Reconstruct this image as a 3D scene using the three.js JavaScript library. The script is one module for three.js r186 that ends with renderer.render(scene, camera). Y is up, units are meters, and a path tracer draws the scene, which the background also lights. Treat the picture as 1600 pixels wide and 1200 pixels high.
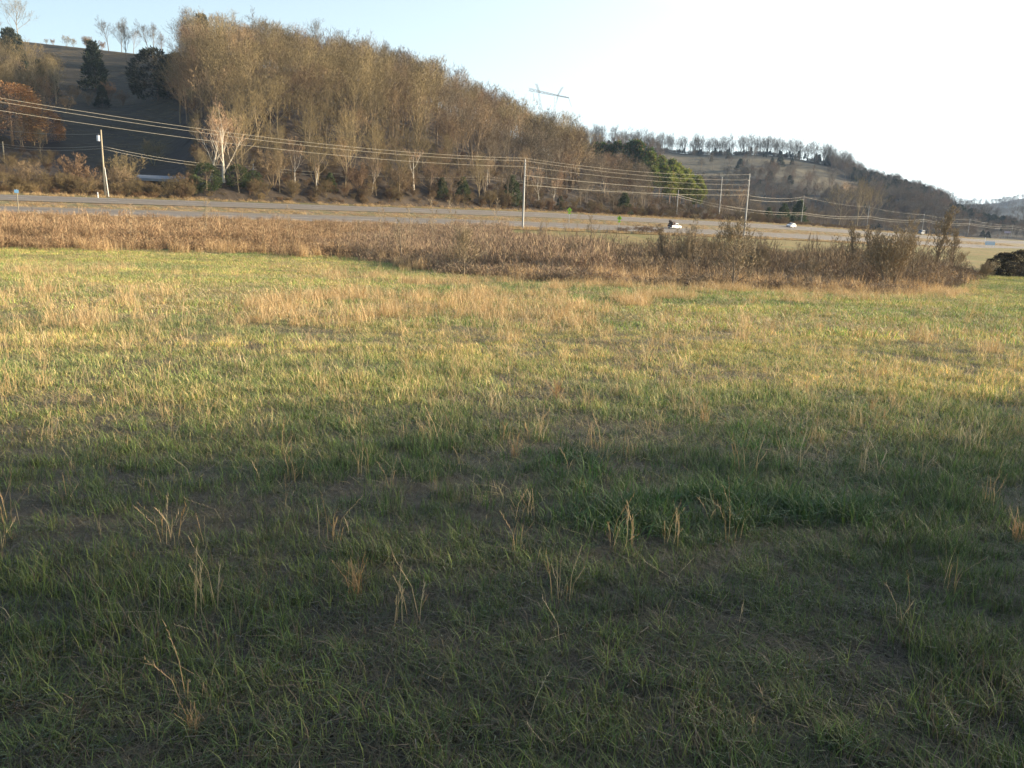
import * as THREE from 'three';
import { RoundedBoxGeometry } from 'three/addons/geometries/RoundedBoxGeometry.js';
import { mergeGeometries } from 'three/addons/utils/BufferGeometryUtils.js';

// ---------------------------------------------------------------- camera, sky, sun, exposure
const scene = new THREE.Scene();
const EYE = 1.7, FPX = 1250, PITCH = 12.4 * Math.PI / 180, ROLL = 2.0 * Math.PI / 180;
const camera = new THREE.PerspectiveCamera(2 * Math.atan(600 / FPX) * 180 / Math.PI, 4 / 3, 0.1, 12000);
camera.rotation.order = 'YXZ';
camera.position.set(0, EYE, 0);
camera.rotation.set(-PITCH, 0, ROLL);
camera.updateMatrixWorld(true);
const renderer = new THREE.WebGLRenderer({ antialias: true });
renderer.setSize(1024, 768);
renderer.toneMapping = THREE.LinearToneMapping;
renderer.toneMappingExposure = 2.6;
renderer.shadowMap.enabled = true;

const SUN_AZ = 66 * Math.PI / 180, SUN_EL = 12 * Math.PI / 180;
const sunDir = new THREE.Vector3(Math.sin(SUN_AZ) * Math.cos(SUN_EL), Math.sin(SUN_EL), -Math.cos(SUN_AZ) * Math.cos(SUN_EL));
const sun = new THREE.DirectionalLight(new THREE.Color().setRGB(1.0, 0.82, 0.57), 5.0);
sun.position.copy(sunDir).multiplyScalar(600);
sun.castShadow = true;
sun.shadow.mapSize.set(4096, 4096);
Object.assign(sun.shadow.camera, { left: -450, right: 450, top: 450, bottom: -450, near: 1, far: 1600 });
sun.target.position.set(0, 0, -150);
scene.add(sun, sun.target);

// seeded randomness and value noise
function mulberry(a) { return () => { a |= 0; a = (a + 0x6d2b79f5) | 0; let t = Math.imul(a ^ (a >>> 15), 1 | a); t = (t + Math.imul(t ^ (t >>> 7), 61 | t)) ^ t; return ((t ^ (t >>> 14)) >>> 0) / 4294967296; }; }
const clamp = THREE.MathUtils.clamp, lerp = THREE.MathUtils.lerp;
const sstep = (a, b, x) => { const t = clamp((x - a) / (b - a), 0, 1); return t * t * (3 - 2 * t); };
function hash2(x, y) { let h = Math.imul(x | 0, 374761393) ^ Math.imul(y | 0, 668265263); h = Math.imul(h ^ (h >>> 13), 1274126177); return ((h ^ (h >>> 16)) >>> 0) / 4294967296; }
function vnoise(x, y) { const ix = Math.floor(x), iy = Math.floor(y), fx = x - ix, fy = y - iy, u = fx * fx * (3 - 2 * fx), v = fy * fy * (3 - 2 * fy); return lerp(lerp(hash2(ix, iy), hash2(ix + 1, iy), u), lerp(hash2(ix, iy + 1), hash2(ix + 1, iy + 1), u), v); }
function fbm(x, y, o = 4) { let s = 0, a = 0.5, n = 0; for (let i = 0; i < o; i++) { s += a * vnoise(x, y); n += a; a *= 0.5; x = x * 2.03 + 17.1; y = y * 2.03 + 9.7; } return s / n; }

{ // late afternoon sky: blue overhead, pale towards the horizon, a broad white aureole around the low sun
  const W = 1024, H = 512, data = new Float32Array(W * H * 4);
  for (let j = 0; j < H; j++) {
    const el = ((j + 0.5) / H - 0.5) * Math.PI, y = Math.sin(el);
    for (let i = 0; i < W; i++) {
      const a = ((i + 0.5) / W - 0.5) * 2 * Math.PI, x = Math.cos(a) * Math.cos(el), z = Math.sin(a) * Math.cos(el);
      const g = Math.acos(clamp(x * sunDir.x + y * sunDir.y + z * sunDir.z, -1, 1));
      const t = Math.min(1, Math.pow(Math.max(y, 0) / 0.75, 0.6));
      const hz = [0.355, 0.475, 0.49], ze = [0.035, 0.075, 0.17];
      const glow = (0.75 * Math.exp(-Math.pow(g / 0.9, 2)) + 2.2 * Math.exp(-g / 0.16)) * (1 - 0.6 * t);
      const k = x / Math.max(y + 0.06, 0.03), m = z / Math.max(y + 0.06, 0.03);
      const cir = y > 0 ? 0.05 * sstep(0.5, 0.75, fbm(k * 0.5 + 3, m * 1.7 + k * 0.35, 5)) * sstep(0.02, 0.2, y) : 0;
      const low = Math.exp(-Math.max(y, 0) * 9) * 0.10;
      const f = y < 0 ? 0.35 : 1;
      const o = (j * W + i) * 4, gc = [1.0, 0.93, 0.80];
      for (let c = 0; c < 3; c++) data[o + c] = f * (lerp(hz[c], ze[c], t) + glow * gc[c] + cir + low);
      data[o + 3] = 1;
    }
  }
  const tex = new THREE.DataTexture(data, W, H, THREE.RGBAFormat, THREE.FloatType);
  tex.mapping = THREE.EquirectangularReflectionMapping;
  tex.magFilter = tex.minFilter = THREE.LinearFilter;
  tex.needsUpdate = true;
  scene.background = tex;
  scene.environment = tex;
}
scene.fog = new THREE.FogExp2(new THREE.Color().setRGB(0.30, 0.42, 0.60), 0.0001);

// ---------------------------------------------------------------- helpers
const names = new Map();
function numbered(n) { const k = names.get(n) ?? 0; names.set(n, k + 1); return k ? n + '_' + String(k).padStart(3, '0') : n; }
function tag(o, label, category, group, kind) { Object.assign(o.userData, { label, category }); if (group) o.userData.group = group; if (kind) o.userData.kind = kind; return o; }
function shadows(m) { m.castShadow = true; m.receiveShadow = true; return m; }
function part(name, geo, mat, parent) { const m = shadows(new THREE.Mesh(geo, mat)); m.name = name; parent.add(m); return m; }
function thing(name, label, category, group) { const g = new THREE.Group(); g.name = numbered(name); scene.add(g); return tag(g, label, category, group); }
function struct(name, geo, mat) { const m = shadows(new THREE.Mesh(geo, mat)); m.name = name; m.userData.kind = 'structure'; scene.add(m); return m; }
function at(px, py, depth) { const v = new THREE.Vector3((px - 800) / FPX, (600 - py) / FPX, -1).applyQuaternion(camera.quaternion); return v.multiplyScalar(depth / -v.z).add(camera.position); }
const invQ = camera.quaternion.clone().invert(), tmpV = new THREE.Vector3();
function proj(x, y, z) { tmpV.set(x, y, z).sub(camera.position).applyQuaternion(invQ); return tmpV.z > -0.05 ? [1e5, 1e5] : [800 + FPX * tmpV.x / -tmpV.z, 600 - FPX * tmpV.y / -tmpV.z]; }
const lin = (r, g, b) => new THREE.Color().setRGB(r, g, b);
function table(pts, x) { if (x <= pts[0][0]) return pts[0][1]; for (let i = 1; i < pts.length; i++) if (x <= pts[i][0]) { const t = (x - pts[i - 1][0]) / (pts[i][0] - pts[i - 1][0]); return lerp(pts[i - 1][1], pts[i][1], t); } return pts[pts.length - 1][1]; }
function smoothTable(pts, x) { const e = 12; return (table(pts, x - e) + 2 * table(pts, x) + table(pts, x + e)) / 4; }

class MB { // collects triangles
  constructor() { this.p = []; this.n = []; this.c = []; this.i = []; }
  v(p, n, c) { this.p.push(p[0], p[1], p[2]); this.n.push(n[0], n[1], n[2]); this.c.push(c[0], c[1], c[2]); return this.p.length / 3 - 1; }
  tri(a, b, c, col) {
    const u = [b[0] - a[0], b[1] - a[1], b[2] - a[2]], w = [c[0] - a[0], c[1] - a[1], c[2] - a[2]];
    let n = [u[1] * w[2] - u[2] * w[1], u[2] * w[0] - u[0] * w[2], u[0] * w[1] - u[1] * w[0]]; const l = Math.hypot(...n) || 1; n = n.map((k) => k / l);
    const s = this.v(a, n, col); this.v(b, n, col); this.v(c, n, col); this.i.push(s, s + 1, s + 2);
  }
  quad(a, b, c, d, col) { this.tri(a, b, c, col); this.tri(a, c, d, col); }
  tube(pts, rad, sides, col, cap = true) {
    const rings = []; let ref = Math.abs(pts[pts.length - 1][1] - pts[0][1]) > 0.9 * dist(pts[0], pts[pts.length - 1]) ? [1, 0, 0] : [0, 1, 0];
    for (let k = 0; k < pts.length; k++) {
      const a = pts[Math.max(k - 1, 0)], b = pts[Math.min(k + 1, pts.length - 1)], t = norm(sub(b, a)), x = norm(cross(t, ref)), y = cross(x, t), ring = [];
      for (let s = 0; s < sides; s++) { const q = s / sides * 2 * Math.PI, n = [x[0] * Math.cos(q) + y[0] * Math.sin(q), x[1] * Math.cos(q) + y[1] * Math.sin(q), x[2] * Math.cos(q) + y[2] * Math.sin(q)]; ring.push(this.v([pts[k][0] + n[0] * rad[k], pts[k][1] + n[1] * rad[k], pts[k][2] + n[2] * rad[k]], n, col)); }
      rings.push(ring);
    }
    for (let k = 1; k < rings.length; k++) for (let s = 0; s < sides; s++) { const a = rings[k - 1][s], b = rings[k - 1][(s + 1) % sides], c = rings[k][(s + 1) % sides], d = rings[k][s]; this.i.push(a, c, b, a, d, c); }
    if (cap) { const top = rings[rings.length - 1]; for (let s = 1; s < sides - 1; s++) this.i.push(top[0], top[s + 1], top[s]); }
  }
  geo() {
    const g = new THREE.BufferGeometry();
    g.setAttribute('position', new THREE.Float32BufferAttribute(this.p, 3)); g.setAttribute('normal', new THREE.Float32BufferAttribute(this.n, 3)); g.setAttribute('color', new THREE.Float32BufferAttribute(this.c, 3));
    g.setAttribute('uv', new THREE.Float32BufferAttribute(new Float32Array(this.p.length / 3 * 2), 2)); g.setIndex(this.i); return g;
  }
}
const sub = (a, b) => [a[0] - b[0], a[1] - b[1], a[2] - b[2]], add = (a, b, s = 1) => [a[0] + b[0] * s, a[1] + b[1] * s, a[2] + b[2] * s];
const cross = (a, b) => [a[1] * b[2] - a[2] * b[1], a[2] * b[0] - a[0] * b[2], a[0] * b[1] - a[1] * b[0]];
function norm(a) { const l = Math.hypot(a[0], a[1], a[2]) || 1; return [a[0] / l, a[1] / l, a[2] / l]; }
function dist(a, b) { return Math.hypot(a[0] - b[0], a[1] - b[1], a[2] - b[2]); }

// ---------------------------------------------------------------- terrain (x to the right, D away from the camera, metres)
const P0 = [2.4, 150], U = [0.698, 0.716], N = [-0.716, 0.698];
const sOf = (x, D) => (x - P0[0]) * U[0] + (D - P0[1]) * U[1], wOf = (x, D) => (x - P0[0]) * N[0] + (D - P0[1]) * N[1];
const onRoad = (s, w) => [P0[0] + U[0] * s + N[0] * w, P0[1] + U[1] * s + N[1] * w];
const NEAR = [[-500, -1.6], [-200, -2.2], [-84, -2.6], [4, -3.4], [105, -5.5], [290, -10.3], [411, -13.0], [700, -17], [1500, -20]];
const FAR = [[-500, 0.6], [-200, -0.3], [-77, -0.65], [38, -0.8], [169, -2.7], [410, -8.4], [567, -10.8], [800, -14], [1500, -20]];
const roadH = (s, w) => EYE + lerp(smoothTable(NEAR, s), smoothTable(FAR, s), clamp((w - 4) / 32, -0.12, 1.25));
function fieldH(x, D) {
  const d = Math.max(D, -40), r = Math.hypot(x, D);
  let e = -1.7 - 0.045 * Math.min(d, 42) - 0.012 * Math.max(0, Math.min(d, 400) - 42);
  e += 0.05 * (fbm(x * 0.35 + 5, D * 0.35, 3) - 0.5) * sstep(0, 6, r) + 0.30 * (fbm(x * 0.06 + 2, D * 0.06 + 8, 2) - 0.5) * sstep(3, 18, r);
  return EYE + e;
}
function hRaw(x, D) { const w = wOf(x, D), s = sOf(x, D); return lerp(fieldH(x, D), roadH(s, Math.min(w, 44)) - 0.12, sstep(-66, -5, w)); }
function ground(x, D) { const w = wOf(x, D); return hRaw(x, D) - 0.35 * sstep(-1.5, 2, w) * (1 - sstep(39, 42, w)); }
function surf(x, D) { const w = wOf(x, D); return w > 0.5 && w < 41 ? roadH(sOf(x, D), w) : hRaw(x, D); }
function groundAt(px, py) { let prev = 1.2; for (let D = 1.2; D < 900; D *= 1.012) { const p = at(px, py, D); if (p.y <= surf(p.x, D)) { let a = prev, b = D; for (let k = 0; k < 18; k++) { const m = (a + b) / 2, q = at(px, py, m); if (q.y <= surf(q.x, m)) b = m; else a = m; } const q = at(px, py, b); return [q.x, b, surf(q.x, b)]; } prev = D; } const q = at(px, py, 900); return [q.x, 900, surf(q.x, 900)]; }
function gridGeo(nu, nv, f, uvScale = 1) { // f(i/nu, j/nv) -> [x, y, z, r, g, b]
  const p = [], c = [], uv = [], idx = [];
  for (let j = 0; j <= nv; j++) for (let i = 0; i <= nu; i++) { const q = f(i / nu, j / nv); p.push(q[0], q[1], q[2]); c.push(q[3] ?? 1, q[4] ?? 1, q[5] ?? 1); uv.push(q[0] * uvScale, q[2] * uvScale); }
  for (let j = 0; j < nv; j++) for (let i = 0; i < nu; i++) { const a = j * (nu + 1) + i, b = a + 1, d = a + nu + 1, e = d + 1; idx.push(a, b, e, a, e, d); }
  const g = new THREE.BufferGeometry(); g.setAttribute('position', new THREE.Float32BufferAttribute(p, 3)); g.setAttribute('color', new THREE.Float32BufferAttribute(c, 3)); g.setAttribute('uv', new THREE.Float32BufferAttribute(uv, 2)); g.setIndex(idx); g.computeVertexNormals();
  const nn = g.attributes.normal; let up = 0; for (let k = 0; k < nn.count; k += 97) up += nn.getY(k); if (up < 0) { const ix = g.index.array; for (let k = 0; k < ix.length; k += 3) { const t = ix[k]; ix[k] = ix[k + 1]; ix[k + 1] = t; } g.computeVertexNormals(); }
  return g;
}
function noiseTexture(size, fn, srgb = false) { const d = new Uint8Array(size * size * 4); for (let y = 0; y < size; y++) for (let x = 0; x < size; x++) { const q = fn(x, y), o = (y * size + x) * 4; for (let c = 0; c < 3; c++) d[o + c] = clamp(q[c], 0, 1) * 255; d[o + 3] = 255; } const t = new THREE.DataTexture(d, size, size, THREE.RGBAFormat); t.wrapS = t.wrapT = THREE.RepeatWrapping; t.magFilter = THREE.LinearFilter; t.minFilter = THREE.LinearMipmapLinearFilter; t.generateMipmaps = true; if (srgb) t.colorSpace = THREE.SRGBColorSpace; t.needsUpdate = true; return t; }
// tileable fbm
function tnoise(x, y, per) { const ix = Math.floor(x), iy = Math.floor(y), fx = x - ix, fy = y - iy, u = fx * fx * (3 - 2 * fx), v = fy * fy * (3 - 2 * fy), m = (a) => ((a % per) + per) % per; return lerp(lerp(hash2(m(ix), m(iy)), hash2(m(ix + 1), m(iy)), u), lerp(hash2(m(ix), m(iy + 1)), hash2(m(ix + 1), m(iy + 1)), u), v); }
function tfbm(u, v, per, o) { let s = 0, a = 0.5, n = 0; for (let i = 0; i < o; i++) { s += a * tnoise(u * per, v * per, per); n += a; a *= 0.6; per *= 2; } return s / n; }
const turfTex = noiseTexture(1024, (x, y) => { const u = x / 1024, v = y / 1024, a = tfbm(u, v, 8, 7), b = tfbm(v, u, 5, 6), f = hash2(x * 3 + 1, y * 7); const k = 0.62 + 0.75 * (a - 0.5) + 0.25 * (f - 0.5), w = sstep(0.42, 0.62, b); return [k * lerp(0.85, 1.1, w), k, k * lerp(0.8, 0.95, w)]; });
const turfBump = noiseTexture(512, (x, y) => { const u = x / 512, v = y / 512, a = tfbm(u, v, 16, 6); return [a, a, a]; });
turfTex.repeat.set(1 / 7, 1 / 7); turfBump.repeat.set(1 / 5, 1 / 5);
const M = {};
const vc = (o) => new THREE.MeshStandardMaterial({ vertexColors: true, roughness: 0.95, side: THREE.DoubleSide, ...o });
M.turf = vc({ map: turfTex, bumpMap: turfBump, bumpScale: 0.12 });
const hillTex = noiseTexture(512, (x, y) => { const u = x / 512, v = y / 512, k = 0.75 + 0.8 * (tfbm(u, v, 6, 6) - 0.5); return [k, k, k]; }); hillTex.repeat.set(1 / 40, 1 / 40);
M.hill = vc({ map: hillTex, bumpMap: hillTex, bumpScale: 1.0 });

// where the dry, brushy and lush patches lie
const hedgeNear = [[-400, 380], [0, 387], [200, 389], [400, 394], [560, 404], [700, 426], [850, 438], [1000, 446], [1200, 453], [1400, 458], [1480, 452], [1520, 441], [1540, 425]];
const hedgeFar = [[780, 352], [800, 366], [900, 378], [1000, 390], [1200, 396], [1400, 402], [1480, 415], [1540, 428]];
function inHedge(px, py, w) { if (px > 1540) return -1; const b = table(hedgeNear, px); if (px < 790) return w < -3.5 ? b - py : -1; return Math.min(b - py, (py - table(hedgeFar, px)) * 2); }
const strawPatches = [ // centre and half sizes in the photograph, strength
  [60, 520, 120, 42, 0.8], [230, 540, 100, 24, 0.75], [130, 470, 140, 18, 0.5], [200, 428, 100, 8, 0.45], [60, 425, 70, 8, 0.35], [510, 492, 150, 34, 1.0], [430, 505, 70, 25, 0.9], [620, 478, 80, 22, 0.7], [780, 480, 110, 26, 0.75], [880, 500, 60, 22, 0.8],
  [930, 470, 110, 24, 1.0], [1040, 455, 170, 16, 1.0], [1250, 465, 150, 12, 0.8], [1440, 455, 80, 14, 0.9], [1500, 445, 60, 10, 1.0], [700, 445, 120, 10, 0.5], [560, 430, 110, 12, 0.4], [860, 620, 70, 26, 0.35], [640, 640, 140, 30, 0.3], [1100, 640, 50, 30, 0.4], [1330, 630, 160, 40, 0.28], [1540, 600, 80, 50, 0.4], [300, 575, 200, 18, 0.15], [1250, 600, 250, 20, 0.1], [200, 680, 160, 40, 0.16], [800, 700, 60, 20, 0.3], [430, 870, 60, 30, 0.1], [1560, 820, 50, 40, 0.25]];
function strawAt(px, py) { let s = 0; for (const [x, y, a, b, k] of strawPatches) { const q = ((px - x) / a) ** 2 + ((py - y) / b) ** 2; if (q < 1.6) s = Math.max(s, k * (1 - sstep(0.35, 1.6, q))); } return s; }
function turfColour(x, D) {
  const w = wOf(x, D), [px, py] = proj(x, surf(x, D), -D);
  const a = fbm(x * 0.45 + 3, D * 0.45 + 1, 4), b = fbm(x * 0.09, D * 0.11 + 40, 3);
  const straw = D > 2 ? strawAt(px, py) : 0, k = clamp(sstep(0.42, 0.7, a * 0.7 + b * 0.4 - 0.04) * 0.6 + straw * 0.6, 0, 1);
  let c = [lerp(0.11, 0.22, k), lerp(0.115, 0.165, k), lerp(0.032, 0.08, k)];
  { const f = lerp(0.5, 1.7, sstep(2.5, 9, D)); c = [c[0] * f * 1.05, c[1] * f, c[2] * f]; }  // turf colour darkened toward the camera, foreground shade painted in
  const hd = D > 20 ? inHedge(px, py, w) : -1;
  if (hd > 0) { const t = sstep(0, 5, hd); c = [lerp(c[0], 0.19, t), lerp(c[1], 0.12, t), lerp(c[2], 0.07, t)]; }
  else if (D > 55) { const t = sstep(52, 75, D), g = sstep(0.4, 0.62, fbm(x * 0.08, D * 0.03 + 3, 3)); c = [lerp(c[0], lerp(0.33, 0.44, g), t), lerp(c[1], lerp(0.265, 0.315, g), t), lerp(c[2], lerp(0.065, 0.105, g), t)]; }
  if (w > 39) { const t = sstep(39, 46, w); c = [lerp(c[0], 0.15, t), lerp(c[1], 0.105, t), lerp(c[2], 0.06, t)]; }
  return c;
}
{
  const sx = (t) => { const q = (t - 0.5) * 2; return Math.sign(q) * (Math.sinh(Math.abs(q) * 6.6) * 5.2) ; };
  const sd = (t) => t < 0.12 ? lerp(-90, -1, Math.pow(t / 0.12, 0.6)) : Math.sinh((t - 0.12) / 0.88 * 6.55) * 14.2 - 1;
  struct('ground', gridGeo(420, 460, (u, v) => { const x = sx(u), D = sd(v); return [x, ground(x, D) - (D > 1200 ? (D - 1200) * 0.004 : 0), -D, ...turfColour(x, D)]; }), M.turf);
}
// the divided highway: ribbons between offsets w0 and w1
function ribbon(w0, w1, lift, nw, colour, s0 = -330, s1 = 900, ns = 300, crown = 0) { return gridGeo(ns, nw, (u, v) => { const s = lerp(s0, s1, u), w = lerp(w0, w1, v), [x, D] = onRoad(s, w); return [x, roadH(s, w) + lift + crown * Math.sin(v * Math.PI), -D, ...(typeof colour === 'function' ? colour(s, w, x, D) : colour)]; }); }
const asphaltTex = noiseTexture(512, (x, y) => { const u = x / 512, v = y / 512, k = 0.8 + 0.35 * (tfbm(u, v, 4, 5) - 0.5) + 0.25 * (hash2(x, y) - 0.5); return [k, k, k]; }); asphaltTex.repeat.set(1 / 6, 1 / 6);
M.asphalt = vc({ map: asphaltTex, roughness: 1, });
const laneTone = (c0) => (s, w) => { const t = Math.abs(((w - c0) % 3.7) / 3.7 - 0.5), k = 0.92 + 0.16 * t + 0.12 * (fbm(s * 0.02, w * 0.8 + 4, 3) - 0.5); return [0.235 * k, 0.205 * k, 0.17 * k]; };
const dry = (s, w, x, D) => { const k = fbm(x * 0.5, D * 0.5, 3), q = 0.75 + 0.5 * k; return [0.37 * q, 0.27 * q, 0.145 * q]; };
const verge = (s, w, x, D) => { const k = fbm(x * 0.12, D * 0.12 + 9, 3), q = 0.75 + 0.5 * k; return [lerp(0.22, 0.38, k) * q, lerp(0.2, 0.25, k) * q, lerp(0.07, 0.11, k) * q]; };
struct('road', ribbon(4, 15, 0.02, 6, laneTone(5.2)), M.asphalt);
struct('road_001', ribbon(25, 36, 0.02, 6, laneTone(27.4)), M.asphalt);
struct('median', ribbon(14.9, 25.1, -0.05, 8, dry, -330, 900, 300, -0.25), M.turf);
struct('verge', ribbon(-4, 4.1, -0.02, 6, verge, -330, 900, 300, -0.1), M.turf);
struct('verge_001', ribbon(35.9, 40.5, -0.02, 6, verge, -330, 900, 300, 0), M.turf);
const paint = new THREE.MeshStandardMaterial({ color: lin(0.72, 0.72, 0.70), roughness: 0.7 }), yellowPaint = new THREE.MeshStandardMaterial({ color: lin(0.65, 0.46, 0.08), roughness: 0.7 });
const line = (w, s0 = -330, s1 = 900) => ribbon(w - 0.06, w + 0.06, 0.035, 1, [1, 1, 1], s0, s1, Math.max(2, Math.round((s1 - s0) / 8)));
struct('road_marking', mergeGeometries([line(5.1), line(34.9)]), paint);
struct('road_marking_001', mergeGeometries([line(13.6), line(26.4)]), yellowPaint);
{ const d = []; for (let s = -300; s < 400; s += 12.2) d.push(line(9.3, s, s + 3.05), line(30.6, s + 4, s + 7.05)); struct('road_marking_002', mergeGeometries(d), paint); }

// hills as lofted surfaces: each column runs from a foot point up to a ridge point and down behind
function hillLoft(cols, nu, nv, colour, rough) {
  const F = (u) => { const t = u * (cols.length - 1), i = Math.min(Math.floor(t), cols.length - 2), f = t - i; const g = (k) => cols[clamp(k, 0, cols.length - 1)]; const a = g(i - 1), b = g(i), c = g(i + 1), d = g(i + 2); return b.map((_, q) => 0.5 * (2 * b[q] + (c[q] - a[q]) * f + (2 * a[q] - 5 * b[q] + 4 * c[q] - d[q]) * f * f + (3 * b[q] - a[q] - 3 * c[q] + d[q]) * f * f * f)); };
  // column: foot x, D, y, ridge x, D, y, exponent
  const P = (u, v) => { const [fx, fD, fy, rx, rD, ry, e] = F(u); let x, D, y; if (v <= 1) { x = lerp(fx, rx, v); D = lerp(fD, rD, v); const g = Math.pow(v, e); const soft = lerp(g, g * (2 - g) , 0.0); y = lerp(fy, ry, soft); const k = sstep(0.86, 1, v); y -= k * (ry - fy) * 0.02; } else { const q = v - 1; x = rx + (rx - fx) * q * 1.2; D = rD + (rD - fD) * q * 1.2; y = ry - (ry - fy) * (0.02 + 1.15 * q * q * (3 - 2 * q) * 0.5); } const amp = Math.sin(Math.min(v, 1) * Math.PI) * rough; return [x, y + amp * (fbm(x * 0.02, D * 0.02, 4) - 0.5), D]; };
  const geo = gridGeo(nu, nv, (a, b) => { const [x, y, D] = P(a, b * 1.6); return [x, y, -D, ...colour(x, y, D, a, b * 1.6)]; });
  return { P, geo };
}
const ridge1 = [[-420, 60, 440, 1.15], [-250, 58, 440, 1.2], [-100, 56, 435, 1.25], [0, 57, 430, 1.3], [100, 67, 425, 1.35], [200, 78, 410, 1.4], [270, 85, 390, 1.2], [330, 90, 372, 0.85], [400, 100, 368, 0.75], [500, 114, 370, 0.75], [600, 131, 372, 0.75], [700, 170, 376, 0.75], [800, 212, 380, 0.8], [900, 262, 380, 0.85], [1000, 300, 372, 0.9], [1080, 322, 350, 0.95], [1150, 341, 330, 1], [1210, 352, 325, 1]];
function footAt(px, w) { const k = (px - 800) / FPX, D = (w + P0[1] * N[1] + P0[0] * N[0]) / (N[1] + N[0] * k); return [k * D, D]; }
const cols1 = ridge1.map(([px, py, D, e]) => { const [fx, fD] = footAt(px, 40.5), r = at(px, py, D); return [fx, fD, surf(fx, fD) - 0.3, r.x, D, r.y, e]; });
const px1 = (u) => { const t = u * (ridge1.length - 1), i = Math.min(Math.floor(t), ridge1.length - 2); return lerp(ridge1[i][0], ridge1[i + 1][0], t - i); };
function pastureMask(u, v) { const px = px1(u); return sstep(80, 105, px + 20 * (v - 0.5)) * (1 - sstep(268, 300, px + 25 * (0.8 - v))) * sstep(0.16, 0.24, v) + (v > 0.93 && px < 100 ? 1 : 0); }
const hill1 = hillLoft(cols1, 170, 96, (x, y, D, u, v) => { const p = clamp(pastureMask(u, v) + (v > 1 && px1(u) < 290 ? 1 : 0), 0, 1), n = 0.75 + 0.5 * fbm(x * 0.05, D * 0.05, 4); const dark = fbm(x * 0.03, y * 0.14, 3); return [lerp(0.062, lerp(0.07, 0.10, dark), p) * n, lerp(0.044, lerp(0.054, 0.072, dark), p) * n, lerp(0.028, lerp(0.026, 0.03, dark), p) * n]; }, 5);
struct('wooded_hill', hill1.geo, M.hill);
const ridge2 = [[860, 222, 900], [930, 222, 900], [1000, 228, 900], [1060, 237, 890], [1120, 240, 880], [1180, 239, 870], [1240, 245, 860], [1300, 258, 840], [1350, 276, 830], [1400, 290, 820], [1450, 305, 800], [1500, 326, 780], [1560, 344, 760], [1640, 354, 740], [1740, 360, 720]];
const cols2 = ridge2.map(([px, py, D]) => { const foot = at(px, 352 + (px - 1200) * 0.035, 560), r = at(px, py, D); return [foot.x, 560, foot.y - 6, r.x, D, r.y, 0.8]; });
const px2 = (u) => { const t = u * (ridge2.length - 1), i = Math.min(Math.floor(t), ridge2.length - 2); return lerp(ridge2[i][0], ridge2[i + 1][0], t - i); };
const past2 = (u, v) => { const px = px2(u); return sstep(1010, 1060, px) * (1 - sstep(1290, 1330, px + (v - 0.7) * 90)) * sstep(0.42, 0.5, v + 0.08 * Math.sin(px * 0.03)); };
const hill2 = hillLoft(cols2, 110, 64, (x, y, D, u, v) => { const p = past2(u, v), n = 0.75 + 0.5 * fbm(x * 0.02, D * 0.02, 4), px = px2(u), o = sstep(0, 8, 22 - Math.abs(px - 1335)) * sstep(0.5, 0.56, v) * (1 - sstep(0.66, 0.74, v)); return [lerp(lerp(0.08, 0.15, p), 0.36, o) * n, lerp(lerp(0.066, 0.122, p), 0.21, o) * n, lerp(lerp(0.042, 0.062, p), 0.08, o) * n]; }, 6);
struct('far_hill', hill2.geo, M.hill);
const ridge3 = [[1250, 330], [1350, 316], [1420, 311], [1500, 314], [1550, 313], [1600, 305], [1680, 296], [1800, 290], [2000, 300]];
const cols3 = ridge3.map(([px, py]) => { const foot = at(px, 352, 1500), r = at(px, py + 4, 2500); return [foot.x, 1500, foot.y - 12, r.x, 2500, r.y, 0.9]; });
const hill3 = hillLoft(cols3, 60, 32, (x, y, D) => { const n = 0.8 + 0.4 * fbm(x * 0.01, D * 0.01, 4); return [0.09 * n, 0.085 * n, 0.06 * n]; }, 14);
struct('distant_hill', hill3.geo, M.hill);
// ---------------------------------------------------------------- trees
M.bark = vc({ roughness: 0.95 });
M.leaf = new THREE.MeshPhysicalMaterial({ vertexColors: true, roughness: 0.95, side: THREE.DoubleSide, transmission: 0.3, thickness: 0 });
M.blade = new THREE.MeshPhysicalMaterial({ vertexColors: true, roughness: 0.8, side: THREE.DoubleSide, transmission: 0.35, thickness: 0 });
function tilt(d, angle, az) { const ref = Math.abs(d[1]) > 0.9 ? [1, 0, 0] : [0, 1, 0], x = norm(cross(d, ref)), y = cross(x, d), s = Math.sin(angle), c = Math.cos(angle); return norm([d[0] * c + (x[0] * Math.cos(az) + y[0] * Math.sin(az)) * s, d[1] * c + (x[1] * Math.cos(az) + y[1] * Math.sin(az)) * s, d[2] * c + (x[2] * Math.cos(az) + y[2] * Math.sin(az)) * s]); }
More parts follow.
